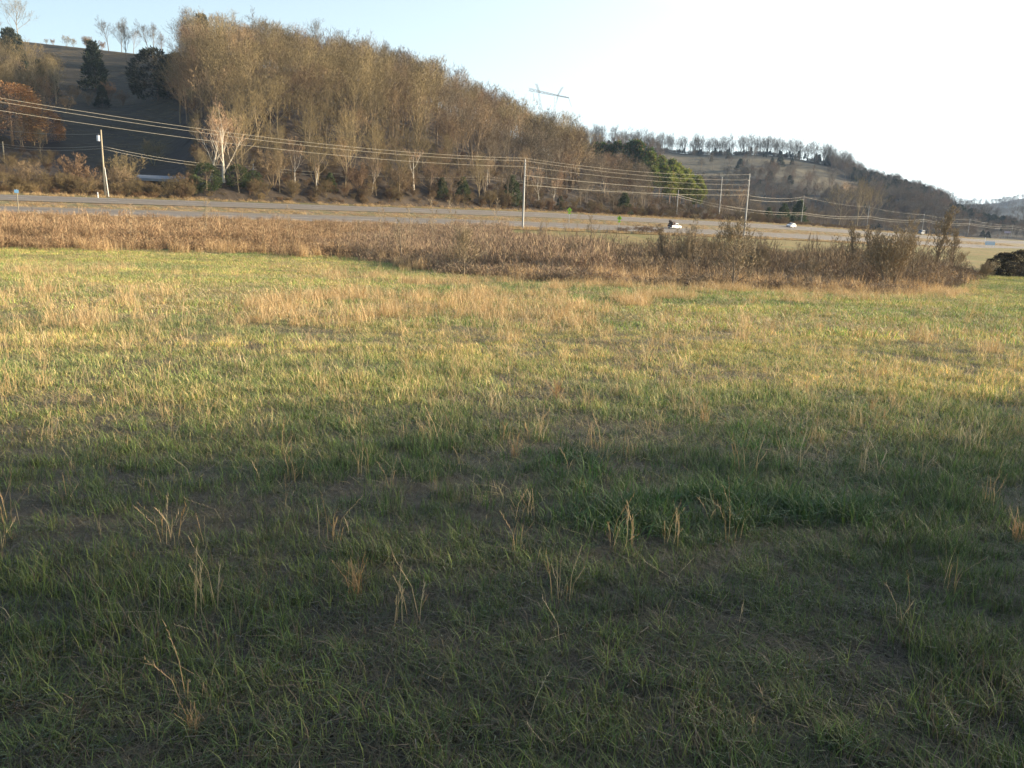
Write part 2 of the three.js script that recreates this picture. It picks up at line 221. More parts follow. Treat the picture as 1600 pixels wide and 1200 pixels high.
// a leafless tree: limbs as tapered tubes, the last two orders as thin tapering slivers
function bareTree(seed, o) {
  const R = mulberry(seed), wood = new MB(), twig = new MB(), vary = (c, k = 0.3) => { const q = 1 - k / 2 + k * R(); return [c[0] * q, c[1] * q, c[2] * q]; };
  const counts = o.counts ?? [10, 6, 6, 6];
  function grow(p, d, len, rad, level) {
    const n = level === 0 ? 7 : level <= 2 ? 4 : 2, pts = [p], rads = [rad], dirs = [d]; let q = p, dir = d;
    for (let k = 1; k <= n; k++) { const w = level === 0 ? o.wobble ?? 0.08 : 0.16 + 0.05 * level; dir = norm([dir[0] + (R() - 0.5) * 2 * w, dir[1] + (R() - 0.5) * w + (level ? (o.rise ?? 0.14) : 0.04), dir[2] + (R() - 0.5) * 2 * w]); q = add(q, dir, len / n); pts.push(q); rads.push(rad * lerp(1, level === 0 ? 0.25 : 0.3, k / n)); dirs.push(dir); }
    if (level <= (o.tubeTo ?? 2)) wood.tube(pts, rads, level === 0 ? 7 : level === 1 ? 4 : 3, vary(level < 2 ? o.bark : o.limb ?? o.bark, 0.2), false);
    else { const c = vary(o.twig); for (let k = 0; k < n; k++) { const a = pts[k], b = pts[k + 1], sd = norm(cross(dirs[k + 1], [R() - 0.5, R() - 0.5, R() - 0.5])), w = o.twigW * (level === 3 ? 1.5 : 1) * (1 - 0.4 * k / n); if (k < n - 1) { const w2 = w * 0.75; twig.quad(add(a, sd, w), add(a, sd, -w), add(b, sd, -w2), add(b, sd, w2), c); } else twig.tri(add(a, sd, w), add(a, sd, -w), b, c); } }
    if (level < counts.length) {
      const m = Math.round(counts[level] * (0.8 + 0.4 * R())), t0 = level === 0 ? o.clear ?? 0.3 : 0.2; let az = R() * 6.28;
      for (let k = 0; k < m; k++) {
        const t = t0 + (1 - t0) * Math.pow((k + R()) / m, 0.85), f = Math.min(t * n, n - 1e-3), i = Math.floor(f), a = add(pts[i], sub(pts[i + 1], pts[i]), f - i); az += 2.4 + (R() - 0.5);
        const ang = level === 0 ? lerp(o.ang0 ?? 0.9, o.ang1 ?? 0.5, t) * (0.8 + 0.4 * R()) : 0.45 + 0.5 * R();
        const l = level === 0 ? o.h * (o.spread ?? 0.42) * (1.05 - (o.taper ?? 0.55) * (t - t0) / (1 - t0)) * (0.75 + 0.5 * R()) : len * (0.4 + 0.32 * R()) * (1.1 - 0.45 * t);
        grow(a, tilt(dirs[i + 1], ang, az), l, Math.max(lerp(rads[i], rads[i + 1], f - i) * (level === 0 ? 0.5 : 0.55), 0.006), level + 1);
      }
    }
  }
  const stems = o.stems ?? 1;
  for (let s = 0; s < stems; s++) { const d = stems > 1 ? norm([Math.cos(s * 2.4 + seed) * (o.fan ?? 0.3), 1, Math.sin(s * 2.4 + seed) * (o.fan ?? 0.3)]) : norm([(o.lean ?? 0) + (R() - 0.5) * 0.08, 1, (R() - 0.5) * 0.08]); grow([0, -0.25, 0], d, o.h * (o.trunk ?? 0.8) * (stems > 1 ? 0.75 + 0.4 * R() : 1), o.r * (stems > 1 ? 0.65 : 1), 0); }
  return { wood: wood.geo(), twig: twig.geo(), all: null };
}
function joined(t) { return t.all ??= mergeGeometries([t.wood, t.twig]); }
// an evergreen or a tree that has kept its leaves: leaf slivers gathered in clumps through the crown
function leafTree(seed, o) {
  const R = mulberry(seed), wood = new MB(), leaf = new MB();
  wood.tube([[0, -0.3, 0], [0.05, o.h * 0.4, 0], [0, o.h * 0.92, 0.03]], [o.r, o.r * 0.7, o.r * 0.1], 6, o.bark, false);
  for (let k = 0; k < o.clumps; k++) {
    const t = o.base + (1 - o.base) * Math.pow(R(), o.pow ?? 0.8), az = R() * 6.283, rr = o.shape((t - o.base) / (1 - o.base)) * o.w * (0.55 + 0.5 * Math.sqrt(R())), c = [Math.cos(az) * rr, t * o.h, Math.sin(az) * rr], cs = o.clump * (0.6 + 0.8 * R()), tone = 0.65 + 0.7 * R();
    if (R() < 0.35) wood.tube([[0, (t - 0.04) * o.h, 0], [c[0] * 0.5, c[1] - 0.03 * o.h, c[2] * 0.5], c], [o.r * 0.22, o.r * 0.14, o.r * 0.05], 3, o.bark, false);
    for (let l = 0; l < o.leaves; l++) {
      const u = [R() * 2 - 1, R() * 2 - 1, R() * 2 - 1], d = norm(u), q = Math.cbrt(R()), p = [c[0] + d[0] * cs * q, c[1] + d[1] * cs * q * (o.flat ?? 0.75), c[2] + d[2] * cs * q];
      const out = norm([p[0] - c[0] * 0.5 + R() - 0.5, p[1] - c[1] + (o.up ?? 0.4) + (R() - 0.5), p[2] - c[2] * 0.5 + R() - 0.5]), sd = norm(cross(out, [R() - 0.5, R() - 0.5, R() - 0.5])), L = o.leaf * (0.6 + 0.8 * R()), g = tone * (0.75 + 0.5 * R()), mix = R() < (o.mix ?? 0) ? o.colour2 : o.colour;
      leaf.tri(add(p, sd, L * 0.28), add(p, sd, -L * 0.28), add(p, out, L), [mix[0] * g, mix[1] * g, mix[2] * g]);
    }
  }
  return { wood: wood.geo(), twig: leaf.geo(), all: null };
}
const bark = [0.21, 0.17, 0.125], tones = { olive: [0.239, 0.186, 0.094], brown: [0.216, 0.140, 0.082], tan: [0.258, 0.186, 0.107], grey: [0.182, 0.148, 0.103] };
const woodsKinds = [
  ['olive', { h: 19, r: 0.26, spread: 0.46, ang0: 0.75, ang1: 0.4, rise: 0.20, clear: 0.25, trunk: 0.72 }], ['olive', { h: 17, r: 0.24, spread: 0.5, ang0: 0.9, ang1: 0.5, rise: 0.16, clear: 0.3, trunk: 0.68 }],
  ['brown', { h: 16, r: 0.22, spread: 0.5, ang0: 1.0, ang1: 0.5, rise: 0.10, clear: 0.3, trunk: 0.7 }], ['brown', { h: 14, r: 0.18, spread: 0.46, ang0: 0.9, ang1: 0.45, rise: 0.14, clear: 0.2, trunk: 0.72 }],
  ['tan', { h: 17, r: 0.22, spread: 0.42, ang0: 0.7, ang1: 0.4, rise: 0.2, clear: 0.26, trunk: 0.72 }], ['tan', { h: 13, r: 0.17, spread: 0.5, ang0: 0.9, ang1: 0.5, rise: 0.14, clear: 0.2, trunk: 0.7 }],
  ['grey', { h: 18, r: 0.24, spread: 0.44, ang0: 0.9, ang1: 0.45, rise: 0.12, clear: 0.28, trunk: 0.72 }], ['grey', { h: 15, r: 0.2, spread: 0.4, ang0: 0.8, ang1: 0.45, rise: 0.18, clear: 0.3, trunk: 0.76 }]];
const woodsTrees = woodsKinds.map(([k, o], i) => bareTree(100 + i * 7, { bark: tones[k].map((c, q) => lerp(c, bark[q], 0.5) * 1.25), limb: tones[k].map((c) => c * 1.5), twig: tones[k], twigW: 0.020, counts: [12, 6, 5, 5], ...o }));
const rimTrees = [0, 1, 2].map((k) => bareTree(330 + k, { h: 16, r: 0.2, spread: 0.42, ang0: 0.85, ang1: 0.45, rise: 0.16, clear: 0.22, trunk: 0.72, bark: tones.grey, twig: tones.grey, twigW: 0.035, counts: [9, 5, 4] }));
const shadeTrees = [0, 1].map((k) => bareTree(340 + k, { h: 17, r: 0.22, spread: 0.46, ang0: 0.9, ang1: 0.5, rise: 0.14, clear: 0.2, trunk: 0.72, bark: tones.grey, twig: tones.grey, twigW: 0.02, counts: [9, 6, 5] }));
const scrubTrees = [['tan', 6], ['brown', 5], ['olive', 7]].map(([k, h], i) => bareTree(300 + i, { h, r: 0.09, stems: 5, fan: 0.45, spread: 0.45, ang0: 0.7, ang1: 0.5, rise: 0.14, clear: 0.12, trunk: 0.75, bark: tones[k], twig: tones[k], twigW: 0.02, counts: [6, 5, 5, 4] }));
const cedarOpt = (h, w, c) => ({ h, r: 0.16, bark: [0.16, 0.11, 0.08], base: 0.03, w, clumps: 190, leaves: 34, clump: h * 0.085, leaf: h * 0.042, colour: c, colour2: [c[0] * 1.8, c[1] * 1.3, c[2]], mix: 0.12, pow: 1.0, up: 0.8, shape: (t) => Math.pow(1 - t, 0.75) * (0.85 + 0.15 * Math.sin(t * 20)) + 0.04 });
const cedars = [leafTree(501, cedarOpt(11, 3.1, [0.035, 0.05, 0.02])), leafTree(502, cedarOpt(9, 3.4, [0.03, 0.042, 0.02])), leafTree(503, cedarOpt(6, 2.6, [0.05, 0.075, 0.022]))];
const roundEver = [leafTree(511, { ...cedarOpt(5.5, 2.9, [0.055, 0.085, 0.02]), shape: (t) => Math.sqrt(Math.max(0, 1 - (t * 1.7 - 0.7) ** 2)) }), leafTree(512, { ...cedarOpt(9, 4.6, [0.03, 0.036, 0.018]), clumps: 230, shape: (t) => Math.sqrt(Math.max(0, 1 - (t * 1.6 - 0.6) ** 2)) })];
const darkBush = leafTree(515, { h: 3.2, r: 0.08, bark: [0.14, 0.1, 0.07], base: 0.0, w: 2.6, clumps: 240, leaves: 40, clump: 0.36, leaf: 0.17, colour: [0.05, 0.043, 0.024], colour2: [0.09, 0.065, 0.035], mix: 0.3, pow: 1.1, up: 0.5, shape: (t) => Math.sqrt(Math.max(0, 1 - t * t)) + 0.05 });
const pine = (seed, h, c) => leafTree(seed, { h, r: 0.22, bark: [0.24, 0.16, 0.11], base: 0.38, w: h * 0.2, clumps: 70, leaves: 44, clump: h * 0.07, leaf: h * 0.045, colour: c, colour2: [0.24, 0.14, 0.05], mix: 0.14, pow: 0.9, up: 0.9, shape: (t) => Math.pow(Math.sin(Math.PI * (0.18 + 0.82 * t)), 0.8) });
const pines = [pine(521, 17, [0.15, 0.19, 0.035]), pine(522, 15, [0.19, 0.22, 0.04]), pine(523, 18, [0.07, 0.11, 0.027])];
const leafyOak = leafTree(531, { h: 12, r: 0.3, bark: [0.3, 0.2, 0.12], base: 0.14, w: 6.2, clumps: 170, leaves: 46, clump: 1.15, leaf: 0.42, colour: [0.36, 0.185, 0.065], colour2: [0.45, 0.26, 0.10], mix: 0.3, pow: 0.9, up: 0.2, shape: (t) => Math.sqrt(Math.max(0, 1 - (t * 1.55 - 0.6) ** 2)) });
function placed(proto, name, label, category, group, [x, y, z], scale = 1, turn = 0, names2 = ['trunk', 'crown'], mats = [M.bark, M.bark], squash = 1) {
  const g = thing(name, label, category, group); part(names2[0], proto.wood, mats[0], g); part(names2[1], proto.twig, mats[1], g);
  g.position.set(x, y, z); g.rotation.y = turn; g.scale.set(scale, scale * squash, scale); return g;
}
const protoOf = new Map();
function tree(proto, leafy, name, label, category, group, pos, scale = 1, turn = 0, squash = 1) { // the first of a kind is built, every other one is cloned from it
  const key = proto, had = protoOf.get(key);
  if (!had) { const g = placed(proto, name, label, category, group, pos, scale, turn, ['trunk', 'crown'], [M.bark, leafy ? M.leaf : M.bark], squash); protoOf.set(key, g); return g; }
  const g = had.clone(); g.name = numbered(name); g.userData = {}; tag(g, label, category, group); g.position.set(...pos); g.rotation.y = turn; g.scale.set(scale, scale * squash, scale); scene.add(g); return g;
}
function stuffOf(name, label, category, geo, mat, list) { // list of [x, y, z, turn, sx, sy, colour, leanx, leanz]
  if (!list.length) return;
  const im = new THREE.InstancedMesh(geo, mat, list.length), m = new THREE.Matrix4(), q = new THREE.Quaternion(), e = new THREE.Euler(), p = new THREE.Vector3(), s = new THREE.Vector3(), c = new THREE.Color();
  list.forEach(([x, y, z, turn, sx, sy, col, lx = 0, lz = 0], k) => { e.set(lx, turn, lz, 'XYZ'); m.compose(p.set(x, y, z), q.setFromEuler(e), s.set(sx, sy, sx)); im.setMatrixAt(k, m); im.setColorAt(k, col ? c.setRGB(...col) : c.setRGB(1, 1, 1)); });
  im.name = numbered(name); im.castShadow = im.receiveShadow = true; tag(im, label, category, null, 'stuff'); scene.add(im); return im;
}

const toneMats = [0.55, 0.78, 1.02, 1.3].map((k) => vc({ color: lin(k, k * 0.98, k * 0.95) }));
// woods on the near hill: the trees that show largest one by one, the rest as one mass per habit
{
  const R = mulberry(9), all = [];
  for (let tries = 0; tries < 16000 && all.length < 2900; tries++) {
    const u = R(), v = R() < 0.12 ? 0.004 + 0.07 * R() : Math.pow(R(), 0.9) * 1.12, px = px1(u);
    if (px < -330) continue;
    if (v > 0.1 && px < 310 && px > 88 && pastureMask(u, Math.min(v, 1)) > 0.25) continue;
    if (px < 300 && v > 0.93) continue;
    if (px < 310 && v < 0.34 && (px > 70 || v < 0.2)) continue;
    { const [bx, bD] = [0, 0], q = hill1.P(u, v), tp = proj(q[0], q[1] + 11, -q[2]); if (px > 905 && tp[1] < table([[905, 175], [930, 232], [1000, 268], [1040, 312], [1100, 330]], px)) continue; }
    if (px <= 95 && (v > 0.66 || R() < 0.6)) continue;
    const [x, y, D] = hill1.P(u, v), w = wOf(x, D);
    if (w < 42 || D < 60) continue;
    let ok = true; const gap = px > 940 ? 3.9 : v < 0.5 ? 4.5 : 5.5; for (const q of all) if (Math.abs(q.x - x) < gap && Math.abs(q.D - D) < gap) { ok = false; break; }
    if (!ok) continue;
    const mix = fbm(x * 0.02 + 4, D * 0.02, 3) + (R() - 0.5) * 0.5 + (700 - px) * 0.0004, kind = mix > 0.66 ? (R() < 0.5 ? 0 : 1) : mix > 0.5 ? (R() < 0.5 ? 4 : 5) : mix > 0.36 ? (R() < 0.5 ? 2 : 3) : (R() < 0.5 ? 6 : 7);
    all.push({ x, y, D, px, v, kind, s: (0.72 + 0.5 * R()) * (px > 900 ? 0.78 : 1) * (v < 0.12 ? 0.62 : 1) * (px < 330 && v < 0.3 ? 0.6 : 1) * (px < 95 ? 0.72 : 1), turn: R() * 6.28 });
  }
  const seen = all.filter((t) => t.px > -20).sort((a, b) => Math.hypot(a.x, a.D) / a.s - Math.hypot(b.x, b.D) / b.s), near = new Set(seen.slice(0, 270)), rest = all.filter((t) => !near.has(t));
  const what = ['tall upswept olive-tan tree', 'broad olive-tan tree', 'wide-spreading reddish-brown tree', 'short reddish-brown tree', 'narrow pale tan tree', 'short pale tan tree', 'long-trunked grey-brown tree', 'small grey-brown tree'], shade = ['darkest ', 'dark ', '', 'bright '];
  const rowOf = (t) => t.v < 0.1 ? 'at the hill foot' : t.v < 0.35 ? 'low on the hill' : t.v < 0.7 ? 'halfway up the hill' : 'near the hill crest';
  const where = (t) => t.px < 110 ? 'left of the pasture' : t.px < 310 ? 'below the pasture' : t.px < 400 ? 'above the sycamores' : t.px < 500 ? 'just right of the sycamores' : t.px < 620 ? 'left of the forked sycamore' : t.px < 720 ? 'above the forked sycamore' : t.px < 800 ? 'left of the lone pole' : t.px < 850 ? 'behind the lone pole' : t.px < 930 ? 'behind the first green sign' : t.px < 1010 ? 'behind the second green sign' : 'below the pines';
  for (const t of near) { const tone = Math.floor(hash2(t.x * 7, t.D * 5) * (t.px < 95 ? 1 : 4)), l = shade[tone] + what[t.kind] + ' ' + rowOf(t) + ' ' + where(t); tree(woodsTrees[t.kind], false, 'bare_tree', l, 'tree', 'leafless trees: ' + l, [t.x, t.y - 0.2, -t.D], t.s, t.turn).children.forEach((m) => { m.material = toneMats[tone]; }); }  // trees left of the pasture take the darkest tone, shade painted into them
  woodsTrees.forEach((proto, k) => stuffOf('woodland', what[k].replace('tree', 'woods').replace(/^short |^small /, '') + ' massed up the hillside', 'woodland', joined(proto), M.bark, rest.filter((t) => t.kind === k).map((t) => { const q = 0.5 + 0.75 * hash2(t.x * 9, t.D * 9); return [t.x, t.y - 0.2, -t.D, t.turn, t.s, t.s, [q, q, q]]; })));
  // undergrowth along the foot of the hill and among the trunks
  const scrub = [[], [], []];
  for (let k = 0; k < 1300; k++) { const u = R(), v = 0.006 + Math.pow(R(), 2.5) * 0.5, px = px1(u); if (px < -200 || (px < 300 && px > 60 && v > 0.2) || (px > 212 && px < 296 && v > 0.02) || (px > 312 && px < 392)) continue; const [x, y, D] = hill1.P(u, v); if (wOf(x, D) < 41 || D < 70) continue; const s = 0.22 + 0.4 * R(), q = 0.4 + 0.5 * R(); scrub[k % 3].push([x, y, -D, R() * 6.28, s, s * (0.7 + 0.4 * R()), [q, q * 0.95, q * 0.9]]); }
  for (let k = 0; k < 700; k++) { const s2 = -150 + 420 * R(), w = 41 + 4.5 * R(), [x, D] = onRoad(s2, w); if (D < 75) continue; const s = 0.1 + 0.16 * R(), q = 0.55 + 0.6 * R(); scrub[k % 3].push([x, surf(x, D) - 0.05, -D, R() * 6.28, s * 1.5, s, [q, q * 0.92, q * 0.8]]); }
  scrub.forEach((l, k) => stuffOf('undergrowth', ['tan', 'reddish-brown', 'olive'][k] + ' leafless undergrowth along the foot of the hill', 'undergrowth', joined(scrubTrees[k]), M.bark, l));
}
let pastureList = [];
function onHill(h, pxOf, px, py) { // the point of a hill's surface that shows at a pixel
  let best = null, bd = 1e9; for (let i = 0; i <= 160; i++) for (let j = 2; j <= 100; j++) { const v = j / 100, [x, y, D] = h.P(i / 160, v), [qx, qy] = proj(x, y, -D), d = Math.hypot(qx - px, qy - py); if (d < bd) { bd = d; best = [x, y, -D]; } } return best;
}
const H1 = (px, py) => onHill(hill1, px1, px, py), H2 = (px, py) => onHill(hill2, px2, px, py);
const ORD = ['leftmost', 'second from left', 'third from left', 'fourth from left', 'fifth from left', 'sixth from left', 'seventh from left', 'eighth from left', 'ninth from left', 'tenth from left', 'eleventh from left', 'twelfth from left', 'thirteenth from left', 'fourteenth from left', 'fifteenth from left', 'sixteenth from left', 'seventeenth from left'];
const rank = (list, item, same = () => true) => ORD[list.filter(same).sort((a, b) => a[0] - b[0]).indexOf(item)];
const heightOf = (p) => p.high ??= (p.wood.computeBoundingBox(), p.twig.computeBoundingBox(), Math.max(p.wood.boundingBox.max.y, p.twig.boundingBox.max.y));
const tallOf = (hpx, p) => hpx * Math.hypot(p[0], p[2]) * Math.cos(Math.atan2(p[0], -p[2])) / FPX;
function fit(proto, h0, leafy, name, label, cat, p, hpx, turn = 0, group, squash = 1) { return tree(proto, leafy, name, label, cat, group, [p[0], p[1] - 0.1, p[2]], tallOf(hpx, p) / heightOf(proto), turn, squash); }
// the shaded pasture and its skyline
fit(cedars[0], 11, true, 'cedar_tree', 'dark conical cedar standing alone on the shaded pasture', 'cedar', H1(150, 142), 74, 0.4);
fit(roundEver[1], 9, true, 'evergreen_tree', 'broad dark evergreen on the pasture against the edge of the wooded hill', 'evergreen', H1(245, 156), 78, 1.0);
fit(roundEver[1], 9, true, 'evergreen_tree', 'dark evergreen crowded between the broad evergreen and the wood', 'evergreen', H1(278, 158), 70, 2.2);
fit(cedars[1], 9, true, 'cedar_tree', 'low dark cedar below the conical cedar on the pasture', 'cedar', H1(158, 168), 34, 2);
fit(cedars[1], 9, true, 'cedar_tree', 'dark cedar in the shade among bare trees left of the pasture', 'cedar', H1(18, 120), 70, 3);
fit(cedars[0], 11, true, 'cedar_tree', 'dark cedar above the orange-leaved oak', 'cedar', H1(4, 135), 40, 1);
for (const [px, py, h, l] of [[44, 150, 52, 'dark cedar in the shade below the tree with sunlit limbs'], [66, 142, 46, 'dark cedar at the shaded left edge of the pasture'], [84, 152, 34, 'low dark cedar at the foot of the shaded pasture'], [30, 108, 50, 'dark cedar near the frame edge in the shade under the skyline']]) fit(cedars[0], 11, true, 'cedar_tree', l, 'cedar', H1(px, py), h, px);
fit(cedars[0], 11, true, 'cedar_tree', 'dark narrow cedar poking above the top of the wooded hill', 'cedar', H1(318, 92), 66, 1);
for (const [px, py, h, k, l] of [[30, 56, 64, 1, 'large bare tree with a round crown standing on the pasture skyline'], [2, 58, 34, 3, 'bare tree cut by the frame edge beside the large skyline tree'], [175, 76, 48, 6, 'forked bare tree on the skyline, first of the row right of the cedar'], [186, 80, 46, 7, 'thin bare tree just right of the forked skyline tree'], [200, 104, 70, 7, 'tall straight bare tree rooted below the skyline on the pasture'], [213, 80, 36, 4, 'slight bare tree between the tall straight tree and the leaning pair'], [231, 79, 50, 6, 'left tree of the bare pair on the skyline'], [241, 80, 48, 7, 'right tree of the bare pair on the skyline'], [257, 80, 34, 3, 'small bare skyline tree beside the wood'], [279, 84, 66, 6, 'dense bare tree at the end of the skyline row against the wood'], [292, 88, 74, 2, 'thick-crowned bare tree where the skyline meets the wooded hill'], [48, 140, 76, 1, 'bare tree with sunlit top limbs in the shade left of the pasture'], [25, 140, 58, 6, 'thin bare tree in the shade beside the sunlit-topped tree']])
  fit(woodsTrees[k], woodsKinds[k][1].h * 0.98, false, 'bare_tree', l, 'tree', H1(px, py), h, px);
for (const [px, py, h] of [[68, 62, 8], [104, 68, 16], [116, 69, 13], [132, 71, 18], [142, 72, 18], [160, 75, 14], [88, 65, 9]]) fit(scrubTrees[px % 3], 6.2, false, 'bare_shrub', 'low bare shrub along the pasture skyline, ' + ORD[[68, 88, 104, 116, 132, 142, 160].indexOf(px)], 'shrub', H1(px, py), h, px, 'shrubs along the pasture skyline');
for (const [px, py, h] of [[120, 160, 26], [138, 164, 20], [175, 158, 30], [190, 165, 22], [105, 175, 26], [75, 160, 24]]) fit(scrubTrees[px % 3], 6.2, false, 'bare_shrub', 'dull bare shrub in the shade at the pasture foot, ' + ORD[[75, 105, 120, 138, 175, 190].indexOf(px)], 'shrub', H1(px, py), h, px, 'shrubs at the foot of the shaded pasture');
fit(leafyOak, 12.6, true, 'oak_tree', 'broad oak still holding orange-brown leaves left of the pasture', 'oak tree', H1(18, 228), 96, 0.3);
fit(leafyOak, 12.6, true, 'oak_tree', 'smaller orange-brown oak leaning out beside the broad oak', 'oak tree', H1(74, 226), 52, 2.3);
{ const R = mulberry(61), l = []; for (let k = 0; k < 5200; k++) { const u = R(), v2 = 0.16 + 0.9 * R(), px = px1(u); if (pastureMask(u, Math.min(v2, 1)) < 0.4 || px < -40) continue; const [x, y, D] = hill1.P(u, v2), q = 0.4 + 0.5 * fbm(x * 0.06, y * 0.2, 3) + 0.2 * R(), s = 1.6 + 1.6 * R(); l.push([x, y - 0.05, -D, R() * 6.28, s, s * 0.9, [q * 0.66, q * 0.57, q * 0.44]]); } pastureList = l; }
// white sycamores and other marked trees at the foot of the hill
const sycamore = (seed, o) => bareTree(seed, { h: 14, r: 0.3, bark: [0.72, 0.66, 0.55], limb: [0.68, 0.6, 0.47], twig: [0.46, 0.31, 0.19], twigW: 0.022, counts: [8, 5, 6, 6], clear: 0.16, ang0: 0.85, ang1: 0.45, spread: 0.5, rise: 0.2, trunk: 0.75, wobble: 0.14, ...o });
const syc = [sycamore(401, {}), sycamore(402, { lean: -0.12 }), sycamore(403, { h: 9, r: 0.26, counts: [3, 4, 5, 4], clear: 0.45 }), sycamore(404, { h: 15, r: 0.16, clear: 0.4, counts: [6, 4, 5, 5] })];
fit(syc[0], 14, false, 'sycamore_tree', 'white-limbed sycamore with spreading branches above dark green cedars', 'sycamore', H1(347, 286), 122, 0.9);
fit(syc[1], 14, false, 'sycamore_tree', 'white sycamore just left of the spreading one above the cedars', 'sycamore', H1(332, 284), 104, 2.1);
fit(syc[2], 9, false, 'sycamore_tree', 'forked white sycamore trunk at the foot of the wooded hill', 'sycamore', H1(652, 302), 66, 0.5);
fit(syc[2], 9, false, 'sycamore_tree', 'short pale dead trunk at the foot of the wooded hill', 'sycamore', H1(499, 300), 40, 2.5);
fit(syc[3], 15, false, 'sycamore_tree', 'slim pale tree right of the lone roadside pole', 'sycamore', H1(846, 327), 62, 0.5);
fit(syc[3], 15, false, 'sycamore_tree', 'slim pale tree with upswept limbs beyond the first green sign', 'sycamore', H1(868, 328), 50, 1.5);
fit(syc[3], 15, false, 'sycamore_tree', 'slim pale trunk left of the forked white sycamore', 'sycamore', H1(578, 303), 52, 3.5);
fit(syc[3], 15, false, 'sycamore_tree', 'pale bare tree left of the small hillside pole', 'sycamore', H1(466, 300), 78, 4.5);
for (const [px, py, h, k, l] of [[327, 309, 44, 0, 'round green evergreen left of the spreading sycamore trunk'], [370, 308, 36, 0, 'round green evergreen right of the spreading sycamore trunk'], [304, 305, 30, 0, 'dark green evergreen beside the open shed'], [400, 312, 26, 0, 'low olive evergreen right of the two sycamores']]) fit(roundEver[k], 5.8, true, 'evergreen_shrub', l, 'evergreen', H1(px, py), h, px);
for (const [px, py, h, l] of [[685, 318, 32, 'dark green cedar left of the small hillside pole'], [722, 320, 36, 'green cedar beside the small hillside pole'], [800, 322, 46, 'dark green cedar just left of the lone roadside pole'], [517, 318, 28, 'small green cedar behind the highway left of the lone pole'], [978, 334, 34, 'dark cedar at the roadside behind the second green sign'], [880, 330, 22, 'small cedar in the woods behind the first green sign'], [246, 312, 14, 'tiny green cedar in front of the open shed']]) fit(cedars[2], 6.2, true, 'cedar_tree', l, 'cedar', H1(px, py), h, px);
// multi-stemmed scrub trees on the far verge
for (const [px, py, h, k, l] of [[44, 303, 52, 0, 'fan-shaped tan scrub tree beside the leftmost pole'], [118, 305, 66, 1, 'reddish scrub tree left of the transformer pole'], [140, 305, 40, 0, 'low tan scrub tree close to the transformer pole'], [200, 306, 66, 2, 'olive scrub tree right of the transformer pole'], [183, 307, 50, 0, 'thin scrub tree just right of the transformer pole'], [268, 312, 30, 2, 'scrub tree in front of the open shed'], [294, 312, 38, 1, 'scrub tree at the right end of the open shed'], [430, 315, 60, 0, 'tan scrub tree right of the sycamores'], [560, 322, 46, 1, 'reddish scrub tree at the roadside under the wires'], [620, 322, 44, 0, 'tan scrub tree at the roadside left of the forked sycamore'], [80, 300, 30, 1, 'low reddish thicket between the two left poles'], [240, 260, 40, 2, 'olive scrub tree behind the shed roof']]) fit(scrubTrees[k], [6.2, 5.2, 7.2][k], false, 'scrub_tree', l, 'scrub tree', H1(px, py), h, px);
// pines at the right end of the near hill
{
  const R = mulberry(77); let n = 0;
  const spots = [[930, 262, 52, 2], [948, 268, 56, 2], [966, 274, 66, 2], [984, 282, 74, 2], [1000, 290, 78, 2], [1016, 300, 72, 2], [942, 252, 40, 2], [975, 258, 44, 2], [1004, 268, 52, 2], [1030, 300, 66, 0], [1044, 306, 66, 0], [1058, 310, 62, 1], [1070, 316, 56, 1], [1084, 320, 50, 1], [1036, 284, 52, 0], [1052, 290, 48, 1], [1068, 300, 44, 1], [1094, 322, 40, 1], [1020, 318, 60, 0], [1042, 326, 56, 1], [1010, 308, 70, 0], [1026, 308, 66, 0], [1050, 318, 60, 1], [1062, 322, 54, 1], [1076, 328, 48, 1], [990, 292, 70, 2], [960, 264, 56, 2], [1090, 332, 42, 1], [1034, 314, 62, 0]];
  for (const [px, py, h, k] of spots) { const l = k === 2 ? 'dark green pine in the clump at the shoulder of the hill' : k === 0 ? 'green pine in the middle of the pine stand' : 'sunlit yellow-green pine at the right end of the pine stand'; fit(pines[k], 17, true, 'pine_tree', l + ', ' + ORD[spots.filter((q) => q[3] === k).sort((a, b) => a[0] - b[0]).findIndex((q) => q[0] === px)], 'pine tree', H1(px, py), h, R() * 6, l + 's'); n++; }
}
// tall bare trees rising over the ridge of the near hill
for (const [px, py, h, k] of [[800, 190, 62, 7], [812, 196, 58, 6], [824, 204, 58, 7], [836, 210, 52, 6], [848, 216, 46, 7], [786, 184, 54, 6], [770, 178, 48, 7], [876, 228, 54, 4], [890, 234, 50, 7], [865, 222, 44, 6], [904, 240, 46, 7], [620, 140, 66, 6], [600, 134, 66, 7], [640, 148, 62, 6], [720, 172, 52, 7]]) fit(woodsTrees[k], woodsKinds[k][1].h * 0.98, false, 'bare_tree', 'tall thin bare tree on the ridge against the sky, ' + ORD[[600, 620, 640, 720, 770, 786, 800, 812, 824, 836, 848, 865, 876, 890, 904].indexOf(px)], 'tree', H1(px, py), h, px * 7, 'tall bare trees along the ridge of the wooded hill');

